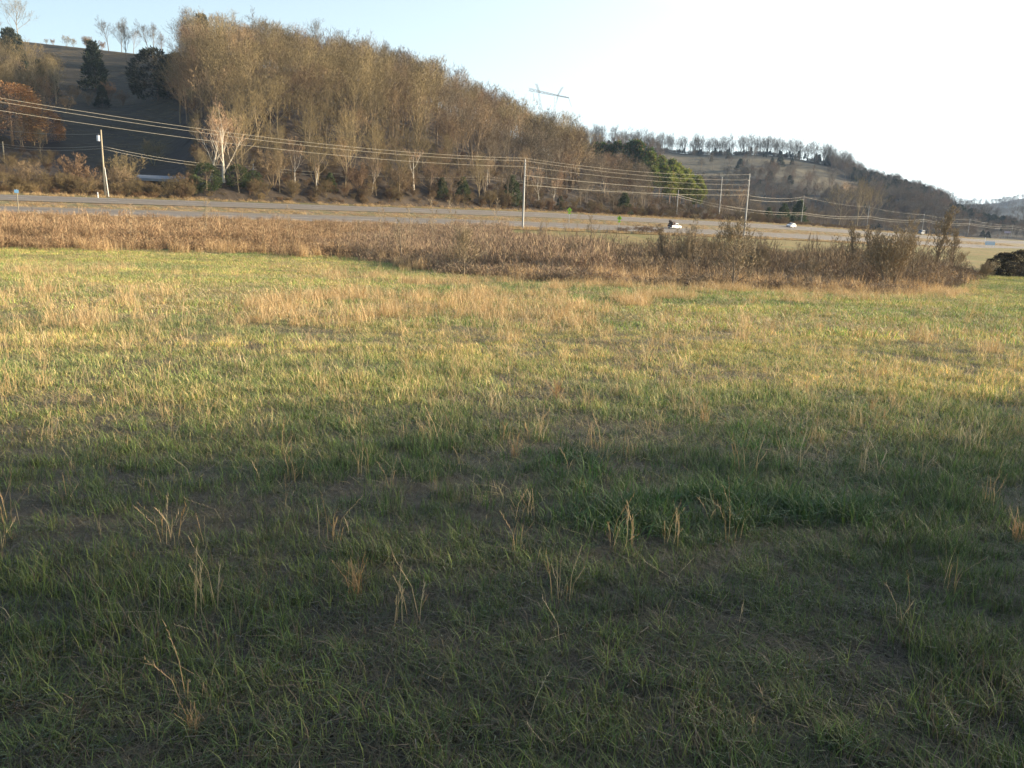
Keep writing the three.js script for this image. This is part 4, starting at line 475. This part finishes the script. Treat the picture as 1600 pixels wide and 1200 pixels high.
  for (const [px, py, h, g, l] of [[302, 1150, 68, tuftGeo, 'fluffy orange-tan dry tuft nearest the camera at lower left'], [75, 998, 30, mat, 'flattened pinkish dead tuft near the left edge in the shade'], [133, 976, 26, spray, 'small bent seed head near the left edge in the shade'], [556, 935, 92, tuftGeo, 'tall slim dry tuft in the shade left of centre'], [210, 880, 50, spray, 'forked bent dry stalk at left in the half shade'], [300, 880, 44, spray, 'single leaning dry stalk right of the forked one at left'], [20, 850, 50, spray, 'bent pale stalks at the left edge'], [805, 720, 44, tuftGeo, 'bushy dry tuft in the middle of the field'], [572, 680, 56, spray, 'arched pale stalks left of the bushy middle tuft'], [675, 645, 44, spray, 'drooping pale stalks up the field from the bushy middle tuft'], [200, 700, 46, spray, 'pair of bent stalks in the sunlit left of the field'], [1100, 665, 42, tuftGeo, 'bushy golden tuft right of centre in the sunlight'], [1075, 680, 36, spray, 'narrow golden stalks beside the bushy right-hand tuft'], [1322, 880, 46, spray, 'dark slender seed stalk in the shaded right of the field'], [1590, 850, 70, tuftGeo, 'reddish dry tuft at the right edge in the shade'], [1385, 770, 28, spray, 'small golden seed head catching light at right'], [1535, 630, 46, spray, 'golden stalks near the right edge in the sunlight'], [1362, 645, 34, tuftGeo, 'broad golden tuft in the sunlit right of the field'], [175, 745, 40, spray, 'long arched stalk above the forked one at left'], [870, 625, 44, tuftGeo, 'loose golden tuft in the upper middle of the field'], [665, 1120, 34, spray, 'pale upright stalks at the bottom centre']]) {
    const [x, D, y] = groundAt(px, py), gg = thing('dry_tuft', l, 'grass tuft', 'single dry tufts in the field'), hh = g === tuftGeo ? 0.32 : g === spray ? 0.4 : 0.16; part('blades', g, M.blade, gg); gg.position.set(x, y, -D); gg.rotation.y = px; gg.scale.setScalar(tallOf(h, [x, y, -D]) * (g === spray ? 0.68 : 1) / hh);
  }
}
// trees beyond the right edge whose shade falls across the foreground
for (const [x, D, s, k, l] of [[24, 4.6, 0.6, 0, 'bare tree to the right whose shade crosses the foreground, nearest'], [32, 9.0, 0.55, 1, 'slender bare tree to the right behind the nearest shade tree'], [34, 8.0, 0.7, 2, 'tall bare tree to the right shading the foreground'], [41, 11.6, 0.7, 0, 'large bare tree to the right behind the shade trees'], [27, 4.6, 0.75, 6, 'bare tree to the right abreast of the camera'], [38, 8.2, 0.9, 4, 'large bare tree to the right and behind the camera'], [30, 2.2, 0.8, 6, 'bare tree to the right well behind the camera'], [46, 14.0, 0.9, 1, 'farthest bare tree to the right shading the foreground']]) tree(k > 1 ? woodsTrees[k] : shadeTrees[k], false, 'bare_tree', l, 'tree', undefined, [x, surf(x, D), -D], s, x);
for (const [x, D, s, l] of [[22, 14, 0.24, 'low dark evergreen to the right shading the lush patch'], [28, 9.0, 0.42, 'dark evergreen to the right shading the near grass'], [36, 12.6, 0.8, 'broad dark evergreen to the right between the bare trees'], [25, 5.2, 0.5, 'dark evergreen to the right beside the camera']]) tree(roundEver[1], true, 'dark_evergreen', l, 'evergreen', undefined, [x, surf(x, D), -D], s, x);
// ---------------------------------------------------------------- poles, wires, signs, vehicles, shed, tower
const solid = (r, g, b, o = {}) => new THREE.MeshStandardMaterial({ color: lin(r, g, b), roughness: 0.7, ...o });
M.steel = solid(0.36, 0.36, 0.35, { roughness: 0.55, metalness: 0.2 }); M.wood = solid(0.44, 0.37, 0.25, { roughness: 0.9 }); M.wire = solid(0.5, 0.46, 0.36, { roughness: 0.5 }); M.porcelain = solid(0.30, 0.26, 0.24, { roughness: 0.3 });
M.white = solid(0.8, 0.8, 0.79, { roughness: 0.35 }); M.black = solid(0.03, 0.03, 0.032); M.glass = new THREE.MeshPhysicalMaterial({ color: lin(0.04, 0.05, 0.06), roughness: 0.06, clearcoat: 1 }); M.chrome = solid(0.6, 0.6, 0.62, { metalness: 0.9, roughness: 0.25 });
M.lime = solid(0.42, 0.72, 0.04, { roughness: 0.45 }); M.blue = solid(0.16, 0.34, 0.55, { roughness: 0.5 }); M.paleBlue = solid(0.45, 0.66, 0.80, { roughness: 0.5 }); M.tin = solid(0.2, 0.225, 0.25, { metalness: 0.1, roughness: 0.75 }); M.darkWood = solid(0.10, 0.075, 0.055, { roughness: 0.95 });
M.tyre = solid(0.025, 0.025, 0.025, { roughness: 0.9 }); M.red = solid(0.45, 0.03, 0.03, { roughness: 0.3 }); M.cargo = solid(0.085, 0.05, 0.045, { roughness: 0.9 }); M.paleWall = solid(0.55, 0.50, 0.42, { roughness: 0.9 });
M.asphaltLine = paint;
function cyl(r0, r1, h, n = 12) { const g = new THREE.CylinderGeometry(r1, r0, h, n); g.translate(0, h / 2, 0); return g; }
function box(w, h, d, x = 0, y = 0, z = 0, r = 0.02) { const g = r ? new RoundedBoxGeometry(w, h, d, 2, Math.min(r, w / 3, h / 3, d / 3)) : new THREE.BoxGeometry(w, h, d); g.translate(x, y, z); return g; }
function groundY(x, D) { return surf(x, D); }
function pole(name, label, px, D, topPy, r0, r1, mat, base = null, group) { // a round tapering pole standing at a column of the picture
  const top = at(px, topPy, D); let x = top.x, y0 = base ?? groundY(x, D); const g = thing(name, label, 'pole', group); g.position.set(x, y0 - 0.3, -D); const h = top.y - y0 + 0.3; part('shaft', cyl(r0, r1, h), mat, g); part('cap', cyl(r1 * 1.15, r1 * 0.9, 0.12), mat, g).position.y = h; g.userData.top = h; return g;
}
function standoff(g, y, dx, dz, len) { const b = cyl(0.06, 0.035, len, 8); b.rotateZ(-Math.PI / 2); const m = part('insulator', b, M.porcelain, g); m.position.set(0, y, 0); m.rotation.y = Math.atan2(-dz, dx); return m; }
const hillY = (px, py, D) => at(px, py, D).y;
{
  const A = pole('utility_pole', 'tall lone pale steel pole at the near roadside in the middle', 820.5, 150, 250, 0.2, 0.11, M.steel), hA = A.userData.top;
  for (const y of [0.4, 0.9, 1.6, 2.9, 4.8]) standoff(A, hA - y, 0.7, 0.7, 0.45);
  const B = pole('utility_pole', 'tall pale steel pole at the near roadside carrying five level wires', 1171.5, 210, 272, 0.24, 0.13, M.steel), hB = B.userData.top;
  for (const y of [0.2, 1.6, 2.9, 4.2, 5.5]) standoff(B, hB - y, -0.7, 0.7, 0.5);
  const C = pole('utility_pole', 'pale leaning-looking pole beyond the highway left of the five-wire pole', 1128.5, 284, 277, 0.2, 0.12, M.steel); standoff(C, C.userData.top - 0.5, 1, 0, 0.4); standoff(C, C.userData.top - 1.4, 1, 0, 0.4);
  const T = pole('utility_pole', 'wooden pole with a pale transformer can near its top beyond the highway', 157.5, 134.6, 204, 0.155, 0.105, M.wood), hT = T.userData.top;
  { const can = part('transformer', cyl(0.27, 0.27, 0.85, 16), solid(0.66, 0.68, 0.70, { roughness: 0.4 }), T); can.position.set(-0.45, hT - 1.65, 0.05); part('lid', cyl(0.285, 0.22, 0.09, 16), M.steel, can).position.y = 0.85; const bush = part('bushing', cyl(0.06, 0.035, 0.28, 8), M.porcelain, can); bush.position.set(0.05, 0.93, 0); part('bracket', box(0.3, 0.08, 0.1, -0.15, hT - 1.2, 0), M.steel, T); standoff(T, hT - 2.6, 1, 0, 0.3); standoff(T, hT - 2.9, 1, 0, 0.3); }
  const brace = thing('guy_pole', 'short whitish stub pole leaning beside the transformer pole', 'pole'); { const p = at(170, 308, 134.6); brace.position.set(p.x, groundY(p.x, 134.6) - 0.2, -134.6); part('shaft', cyl(0.09, 0.07, 4.9, 10), solid(0.7, 0.67, 0.6), brace).rotation.z = 0.07; part('base_plate', cyl(0.16, 0.14, 0.25, 10), M.steel, brace); }
  const PL = [[4, 172, 222, 'wooden pole at the far left beside the fan-shaped scrub tree', 286], [395.5, 163, 257, 'short grey pole half hidden right of the sycamores', 303], [762, 213, 265, 'small grey pole at the edge of the woods left of the lone steel pole', 322], [1060, 271, 297, 'thin grey pole beyond the highway below the pine stand', 340], [1256.5, 337, 306, 'thin grey pole beyond the highway right of the upright dark cedar', 346], [1358.5, 389, 322, 'distant pole beyond the highway behind the slender saplings', 357], [1444.5, 447, 334, 'distant pole beyond the highway just left of the tall upswept sapling', 362], [1516, 510, 342, 'faint distant pole right of the tall upswept sapling', 366], [1583, 586, 351, 'faintest distant pole near the right edge', 374]];
  for (const [px, D, top, l, bpy] of PL) { const g = pole('utility_pole', l, px, D, top, D > 300 ? 0.11 : 0.14, D > 300 ? 0.08 : 0.1, D === 172 ? M.wood : M.steel, hillY(px, bpy, D) - 0.5); standoff(g, g.userData.top - 0.4, 1, 0, 0.3); standoff(g, g.userData.top - 1.2, 1, 0, 0.3); }
}
function wire(label, pts, sag, r = 0.0135, group = undefined) {
  const mb = new MB(), P = pts.map(([px, py, D]) => at(px, py, D)), line = [];
  for (let k = 0; k + 1 < P.length; k++) { const n = 18, sg = Array.isArray(sag) ? sag[k] : sag; for (let j = k ? 1 : 0; j <= n; j++) { const t = j / n, p = P[k].clone().lerp(P[k + 1], t); line.push([p.x, p.y - 4 * sg * t * (1 - t), p.z]); } }
  mb.tube(line, line.map(() => r), 5, [1, 1, 1]); const m = shadows(new THREE.Mesh(mb.geo(), M.wire)); m.name = numbered('power_line'); scene.add(m); return tag(m, label, 'wire', group);
}
wire('topmost bright wire running from the upper left to the lone steel pole', [[-60, 143, 82], [820, 247, 150], [1172, 272.5, 210]], [1.3, 1.1]);
wire('second bright wire just under the topmost one at the lone steel pole', [[-60, 149, 82], [820, 251, 150], [1172, 281, 210]], [1.35, 1.0]);
wire('third bright wire, clearly lower than the top pair left of the lone steel pole', [[-60, 163, 82], [820, 260, 150], [1172, 289, 210]], [1.3, 0.8]);
wire('fourth wire between the two tall steel poles', [[820, 274, 150], [1172, 297, 210]], 0.7, 0.02);
wire('lowest of the wires between the two tall steel poles', [[820, 289, 150], [1172, 304.5, 210]], 0.6, 0.02);
wire('upper wire of the low roadside line along the woods', [[-40, 224, 176], [4, 225, 172], [158, 228, 134.6], [395, 260, 163], [762, 276, 213], [1060, 303.5, 271]], [0.2, 0.5, 0.7, 0.9, 0.6], 0.015);
wire('lower wire of the low roadside line along the woods', [[-40, 228, 176], [4, 229, 172], [158, 232, 134.6], [395, 264.5, 163], [762, 280, 213], [1060, 307, 271]], [0.2, 0.5, 0.7, 0.9, 0.6], 0.015);
wire('service wire reaching the top of the transformer pole from the left', [[-40, 196, 150], [157, 209, 134.6]], 0.6, 0.014);
wire('thick bright cable sagging past the five-wire pole to the right edge', [[1060, 305, 271], [1256, 332.5, 337], [1358, 338, 389], [1444, 343, 447], [1516, 349, 510], [1583, 354, 586], [1680, 364, 700]], [1.6, 0.8, 1.0, 1.0, 0.9, 0.9], 0.035);
wire('second bright cable just below the thick one past the five-wire pole', [[1060, 308, 271], [1256, 335, 337], [1358, 341, 389], [1444, 345.5, 447], [1516, 351, 510], [1583, 357, 586], [1680, 367, 700]], [1.9, 0.9, 1.1, 1.1, 1.0, 1.0], 0.03);
wire('upper faint wire from the five-wire pole along the distant poles', [[1172, 306, 210], [1256, 307.5, 337], [1358, 323.5, 389], [1444, 335.5, 447], [1516, 343.5, 510], [1583, 352, 586], [1680, 362, 700]], 0.7, 0.02);
wire('lower faint wire from the five-wire pole to the pole by the upright cedar', [[1171, 312, 210], [1256, 311.5, 337]], 0.7, 0.022);

function align(o, x, D, fx, fD) { // stand on the road facing along (fx, fD)
  const e = 1.2, f = new THREE.Vector3(fx * e, surf(x + fx * e, D + fD * e) - surf(x - fx * e, D - fD * e), -fD * e); f.y /= 2; f.normalize();
  const r = new THREE.Vector3(-fD, 0, -fx), s = surf(x - fD * e, D + fx * e) - surf(x + fD * e, D - fx * e); r.set(-fD * 2 * e, s, -fx * 2 * e).normalize(); const up = new THREE.Vector3().crossVectors(f, r).normalize(); if (up.y < 0) up.negate(); const side = new THREE.Vector3().crossVectors(f, up);
  o.quaternion.setFromRotationMatrix(new THREE.Matrix4().makeBasis(f, up, side)); o.position.set(x, surf(x, D) + 0.03, -D);
}
function extruded(pts, w, bevel = 0.05) { const s = new THREE.Shape(); pts.forEach(([x, y], i) => i ? s.lineTo(x, y) : s.moveTo(x, y)); const g = new THREE.ExtrudeGeometry(s, { depth: w - 2 * bevel, bevelEnabled: true, bevelThickness: bevel, bevelSize: bevel, bevelSegments: 2 }); g.translate(0, 0, -(w - 2 * bevel) / 2); return g; }
function wheels(g, xs, r, track) { for (const x of xs) for (const s of [-1, 1]) { const t = new THREE.CylinderGeometry(r, r, 0.22, 20); t.rotateX(Math.PI / 2); const w = part('wheel', t, M.tyre, g); w.position.set(x, r, s * track / 2); const h = new THREE.CylinderGeometry(r * 0.62, r * 0.62, 0.03, 14); h.rotateX(Math.PI / 2); part('rim', h, M.chrome, w).position.z = s * 0.115; } }
{ // white hatchback heading left on the far carriageway
  const c = thing('parked_car'.replace('parked_', ''), 'small white hatchback driving left on the far carriageway', 'car');
  part('body', extruded([[-2.1, 0.32], [2.12, 0.3], [2.16, 0.62], [1.95, 0.82], [0.95, 0.98], [-1.75, 1.04], [-2.12, 0.95], [-2.18, 0.6]], 1.74, 0.06), M.white, c);
  part('cabin', extruded([[1.0, 0.97], [0.25, 1.46], [-1.2, 1.5], [-1.85, 1.05]], 1.46, 0.05), M.white, c);
  const side = [[0.78, 1.0], [0.2, 1.38], [-1.1, 1.41], [-1.55, 1.06]]; for (const s of [-1, 1]) part('side_window', extruded(side, 0.05, 0.01), M.glass, c).position.z = s * 0.745;
  const wsG = box(0.05, 0.74, 1.3, 0, 0, 0, 0.02); wsG.rotateZ(0.98); part('windscreen', wsG, M.glass, c).position.set(0.68, 1.24, 0); const rw = box(0.05, 0.55, 1.26, 0, 0, 0, 0.02); rw.rotateZ(-0.95); part('rear_window', rw, M.glass, c).position.set(-1.6, 1.3, 0);
  for (const s of [-1, 1]) { part('headlight', box(0.12, 0.15, 0.4, 2.1, 0.68, s * 0.6, 0.04), M.chrome, c); part('tail_light', box(0.1, 0.25, 0.28, -2.2, 0.8, s * 0.68, 0.03), M.red, c); part('mirror', box(0.1, 0.12, 0.2, 0.7, 1.06, s * 0.9, 0.03), M.white, c); }
  part('bumper', box(0.14, 0.2, 1.6, 2.14, 0.42, 0, 0.05), M.black, c); wheels(c, [1.32, -1.32], 0.31, 1.58);
  const [x, D] = footAt(1218, 31); align(c, x, D, -U[0], -U[1]);
}
{ // white pickup with a dark load heading right on the near carriageway
  const c = thing('pickup_truck', 'white pickup truck with a dark load in its bed driving right', 'truck');
  part('body', extruded([[-2.75, 0.5], [2.7, 0.45], [2.75, 0.8], [2.62, 1.08], [1.35, 1.16], [-2.75, 1.14]], 1.9, 0.06), M.white, c);
  part('cabin', extruded([[1.38, 1.14], [0.72, 1.78], [-0.55, 1.82], [-0.75, 1.14]], 1.66, 0.06), M.white, c);
  for (const s of [-1, 1]) { part('side_window', extruded([[1.12, 1.2], [0.66, 1.68], [-0.42, 1.72], [-0.52, 1.2]], 0.05, 0.01), M.glass, c).position.z = s * 0.845; part('headlight', box(0.1, 0.22, 0.34, 2.74, 0.9, s * 0.7, 0.022), M.chrome, c); part('tail_light', box(0.08, 0.35, 0.18, -2.82, 0.95, s * 0.84, 0.03), M.red, c); part('mirror', box(0.12, 0.2, 0.22, 1.0, 1.32, s * 1.0, 0.04), M.black, c); }
  const ws = box(0.05, 0.82, 1.5); ws.rotateZ(0.8); part('windscreen', ws, M.glass, c).position.set(1.1, 1.47, 0);
  part('tailgate', box(0.08, 0.55, 1.7, -2.8, 0.86, 0, 0.03), M.black, c); part('bumper', box(0.18, 0.22, 1.8, 2.8, 0.55, 0, 0.06), M.chrome, c);
  part('bed_liner', box(1.9, 0.06, 1.6, -1.8, 1.2, 0, 0.02), M.black, c); wheels(c, [1.75, -1.75], 0.39, 1.72);
  const [x, D] = footAt(1040, 12.5); align(c, x, D, U[0], U[1]); c.scale.setScalar(0.76);
  const l = thing('load', 'dark reddish-brown heap of goods piled in the bed of the white pickup', 'cargo'); { const R = mulberry(5); for (let k = 0; k < 7; k++) { const b = part('bundle', box(0.7 + 0.5 * R(), 0.5 + 0.3 * R(), 0.7 + 0.3 * R(), 0, 0, 0, 0.12), k % 3 ? M.cargo : M.darkWood, l); b.position.set(-2.35 + 0.55 * (k % 3), 1.5 + 0.42 * Math.floor(k / 3), (k % 2 - 0.5) * 0.7); b.rotation.set(R() * 0.4, R() * 2, R() * 0.3); } l.position.copy(c.position); l.quaternion.copy(c.quaternion); l.scale.copy(c.scale); }
}
function faceTo(g) { g.rotation.y = Math.atan2(-g.position.x, -g.position.z); return g; }
function warning(px, D, cy, label, dark) { // fluorescent diamond with a plaque under it
  const p = at(px, cy, D), y0 = groundY(p.x, D), g = thing('road_sign', label, 'sign'); g.position.set(p.x, y0 - 0.2, -D); faceTo(g); const h = p.y - y0 + 0.2;
  part('post', box(0.09, h + 0.4, 0.06, 0, (h + 0.4) / 2, 0, 0.01), solid(0.72, 0.72, 0.68), g); const d = box(0.8, 0.8, 0.025, 0, 0, 0, 0.012); d.rotateZ(Math.PI / 4); part('panel', d, M.lime, g).position.set(0, h, 0.05); part('plaque', box(0.6, 0.34, 0.025, 0, 0, 0, 0.012), M.lime, g).position.set(0, h - 0.72, 0.05);
  const s = mergeGeometries([new THREE.CylinderGeometry(0.07, 0.07, 0.01, 12).rotateX(Math.PI / 2).translate(0, 0.2, 0).toNonIndexed(), new THREE.BoxGeometry(0.1, 0.26, 0.01).toNonIndexed(), new THREE.BoxGeometry(0.07, 0.2, 0.01).translate(-0.06, -0.2, 0).rotateZ(-0.15).toNonIndexed(), new THREE.BoxGeometry(0.07, 0.2, 0.01).translate(0.06, -0.2, 0).rotateZ(0.15).toNonIndexed()]); const m = part('symbol', s, M.black, g); m.position.set(0, h + (dark ? 0.12 : 0), 0.07); m.scale.setScalar(dark ? 1.15 : 0.8);
}
warning(890, 184, 328, 'yellow-green diamond sign on a white post in the median, the farther left one', false);
{ const [x, D] = footAt(968, 2.6); warning(968, D, 341, 'yellow-green diamond sign on a white post above the dark thicket mound', true); }
{ const p = at(26, 299, 91), g = thing('road_sign', 'small blue sign on a pale post at the far left roadside', 'sign'), y0 = groundY(p.x, 91), h = p.y - y0; g.position.set(p.x, y0 - 0.2, -91); part('post', box(0.08, h + 0.5, 0.06, 0, (h + 0.5) / 2, 0, 0.01), solid(0.34, 0.3, 0.22), g); const b = part('panel', box(0.42, 0.36, 0.03, 0, 0, 0, 0.015), M.blue, g); b.position.set(0, h + 0.2, 0.05); b.rotation.y = 0.5; }
{ const p = at(153, 308, 131), g = thing('marker_post', 'short white marker post beside the far carriageway by the transformer pole', 'marker post'); g.position.set(p.x, groundY(p.x, 131) - 0.1, -131); part('post', cyl(0.09, 0.08, 0.85, 12), M.white, g); part('cap', cyl(0.1, 0.05, 0.1, 12), M.white, g).position.y = 0.85; part('band', cyl(0.094, 0.094, 0.1, 12), M.blue, g).position.y = 0.6; }
{ // board at the right edge of the meadow
  const [x, D, y] = groundAt(1546, 387), g = thing('road_sign', 'pale blue and white board on two posts in the meadow near the right edge', 'sign'), k = D / FPX; g.position.set(x, y - 0.1, -D); faceTo(g); const W = 13 * k, H = 5.5 * k;
  for (const s of [-1, 1]) part('post', box(0.12, H * 1.7, 0.1, s * W * 0.36, H * 0.85, -0.08, 0.01), M.white, g); part('panel', box(W, H, 0.06, 0, H * 1.25, 0, 0.02), M.paleBlue, g); part('stripe', box(W * 0.86, H * 0.2, 0.02, 0, H * 1.42, 0.05, 0.005), M.white, g); part('stripe', box(W * 0.7, H * 0.16, 0.02, 0, H * 1.02, 0.05, 0.005), M.white, g);
  const q = at(1540, 371, D * 1.12), g2 = thing('marker_post', 'white post standing behind the pale blue board', 'post'); const yb = groundY(q.x, D * 1.12); g2.position.set(q.x, yb, -D * 1.12); const hh = Math.max(1, q.y - yb); part('post', cyl(0.16, 0.14, hh, 10), M.white, g2); part('cap', cyl(0.2, 0.1, 0.2, 10), M.white, g2).position.y = hh;
  const r = footAt(1549, 41), g3 = thing('road_sign', 'far lilac-grey sign beyond the highway above the pale blue board', 'sign'), q3 = at(1549, 362, r[1]), y3 = groundY(r[0], r[1]), h3 = Math.max(1.5, q3.y - y3); g3.position.set(r[0], y3, -r[1]); faceTo(g3); part('panel', box(3.4, 1.2, 0.1, 0, h3, 0, 0.03), solid(0.5, 0.42, 0.5), g3); for (const s of [-1, 1]) part('post', box(0.16, h3, 0.12, s * 1.3, h3 / 2, -0.12, 0.02), M.steel, g3);
}
{ // vehicles and sheds too far to read
  const [x, D] = footAt(1417, 39.5), c = thing('van', 'distant pale grey van beyond the highway behind the fanning sapling', 'van'); part('body', extruded([[-2.3, 0.4], [2.3, 0.4], [2.35, 0.95], [1.7, 1.25], [1.1, 2.0], [-2.3, 2.05]], 1.9, 0.08), solid(0.2, 0.215, 0.23, { roughness: 0.6 }), c); for (const s of [-1, 1]) part('side_window', extruded([[1.25, 1.25], [0.85, 1.85], [-2.0, 1.85], [-2.0, 1.25]], 0.04, 0.01), M.glass, c).position.z = s * 0.96; const ws = box(0.05, 0.85, 1.5); ws.rotateZ(0.66); part('windscreen', ws, M.glass, c).position.set(1.46, 1.66, 0); wheels(c, [1.45, -1.45], 0.36, 1.7); align(c, x, D, -U[0], -U[1]);
}
{ // open pole shed with a metal roof at the foot of the hill
  const D = 158, p = at(255, 309, D), g = thing('open_shed', 'long low open shed with a pale metal roof at the foot of the pasture', 'shed'); const y0 = hillY(255, 310, D); g.position.set(p.x, y0, -D); g.rotation.y = 0.25; const W = 9.4, H = 3.5;
  for (const [x, h] of [[-4.5, H], [-1.6, H], [1.5, H], [4.5, H]]) { part('post', box(0.2, h, 0.2, x, h / 2, 1.4, 0.02), M.darkWood, g); part('post', box(0.2, h + 0.5, 0.2, x, (h + 0.5) / 2, -2.2, 0.02), M.darkWood, g); }
  const roof = part('roof', box(W, 0.07, 0.2, 0, H + 0.1, 1.95, 0.01), M.tin, g); for (let k = 0; k < 12; k++) { const b = box(W / 12 - 0.02, 0.06, 4.6, 0, 0, 0, 0.015); b.rotateX(0.16); part('roof_panel', b, M.tin, roof).position.set(-W / 2 + (k + 0.5) * W / 12, H + 0.42, -0.4); }
  part('fascia', box(W, 0.42, 0.06, 0, H - 0.12, 2.0, 0.01), M.tin, g);
  for (let k = 0; k < 9; k++) part('board', box(W, 0.36, 0.05, 0, 0.25 + k * 0.39, -2.3, 0.01), M.darkWood, g); for (let k = 0; k < 8; k++) part('board', box(0.05, 0.38, 3.2, -4.65, 0.25 + k * 0.4, -0.4, 0.01), M.tin, g);
}
{ const D = 186, p = at(3, 284, D), g = thing('pale_shed', 'pale low building behind the leftmost pole', 'building'); g.position.set(p.x, hillY(3, 285, D) - 0.5, -D); part('wall', box(5, 2.4, 3.2, 0, 1.2, 0, 0.03), M.paleWall, g); part('roof', extruded([[-2.8, 2.4], [2.8, 2.4], [2.5, 2.75], [-2.5, 2.75]], 3.6, 0.05), M.tin, g); part('door', box(0.9, 1.9, 0.06, 1.2, 0.95, 1.63, 0.01), M.darkWood, g); part('window', box(0.9, 0.8, 0.06, -0.9, 1.4, 1.63, 0.01), M.glass, g); }
{ // lattice transmission tower behind the ridge
  const D = 470, c = at(862, 150, D), g = thing('transmission_tower', 'lattice transmission tower whose long crossarm shows above the ridge trees', 'tower'); const L = at(833, 143.5, D), Rr = at(889, 153.5, D); g.position.set(c.x, c.y - 34, -D);
  const loc = (px, py) => { const q = at(px, py, D); return [q.x - c.x, q.y - (c.y - 34), 0]; }, beam = (mb, a, b, r = 0.13) => mb.tube([a, b], [r, r], 4, [1, 1, 1]), z = (a, d) => [a[0], a[1], a[2] + d];
  const arm = new MB(), a0 = loc(826, 142), a1 = loc(889, 153.5), n = 12; for (const [dz, dy] of [[-0.8, 0], [0.8, 0], [-0.6, 1.5], [0.6, 1.5]]) { const e0 = [a0[0], a0[1] + dy, dz], e1 = [a1[0], a1[1] + (dy ? 0.2 : 0), dz * 0.3]; beam(arm, e0, e1, 0.045); }
  for (let k = 0; k < n; k++) { const t = k / n, t2 = (k + 1) / n, A = add(a0, sub(a1, a0), t), B2 = add(a0, sub(a1, a0), t2); for (const s of [-0.8, 0.8]) { beam(arm, z(A, s), [B2[0], B2[1] + 1.4 * (1 - t2 * 0.6), s * 0.7], 0.05); beam(arm, [A[0], A[1] + 1.4 * (1 - t * 0.6), s * 0.7], z(B2, s), 0.05); } }
  part('crossarm', arm.geo(), M.steel, g);
  const leg = (px0, py0, px1, py1) => { const m = new MB(), q0 = loc(px0, py0), q1 = loc(px1, py1); for (const [dx, dz] of [[-0.6, -0.7], [0.6, -0.7], [0.6, 0.7], [-0.6, 0.7]]) beam(m, [q0[0] + dx * 0.5, q0[1], dz], [q1[0] + dx, q1[1], dz], 0.035); for (let k = 0; k < 8; k++) { const t = k / 8, t2 = (k + 1) / 8, A = add(q0, sub(q1, q0), t), B2 = add(q0, sub(q1, q0), t2); for (const s of [-0.7, 0.7]) { beam(m, [A[0] - 0.45, A[1], s], [B2[0] + 0.5, B2[1], s], 0.03); beam(m, [A[0] + 0.45, A[1], s], [B2[0] - 0.5, B2[1], s], 0.03); } } return m.geo(); };
  part('leg', leg(872, 150, 856, 200), M.steel, g); part('leg', leg(842, 146, 850, 200), M.steel, g); part('peak', leg(871, 150, 879, 136), M.steel, g); part('peak', leg(843, 145, 838, 131), M.steel, g); { const b = new MB(), q = loc(853, 198); for (const [dx, dz] of [[-1.5, -1.5], [1.5, -1.5], [1.5, 1.5], [-1.5, 1.5]]) beam(b, [q[0] + dx, q[1], dz], [q[0] + dx * 2.4, q[1] - 24, dz * 2.4], 0.16); part('body', b.geo(), M.steel, g); }
  for (const [px, py, q, r2] of [[889, 154, 893, 167], [866, 151, 867, 164], [833, 145, 835, 158]]) { const m = new MB(), A = loc(px, py), B2 = loc(q, r2); m.tube(Array.from({ length: 13 }, (_, k) => add(A, sub(B2, A), k / 12)), Array.from({ length: 13 }, (_, k) => k % 2 ? 0.16 : 0.07), 6, [1, 1, 1]); part('insulator', m.geo(), M.porcelain, g); }
}
renderer.render(scene, camera);
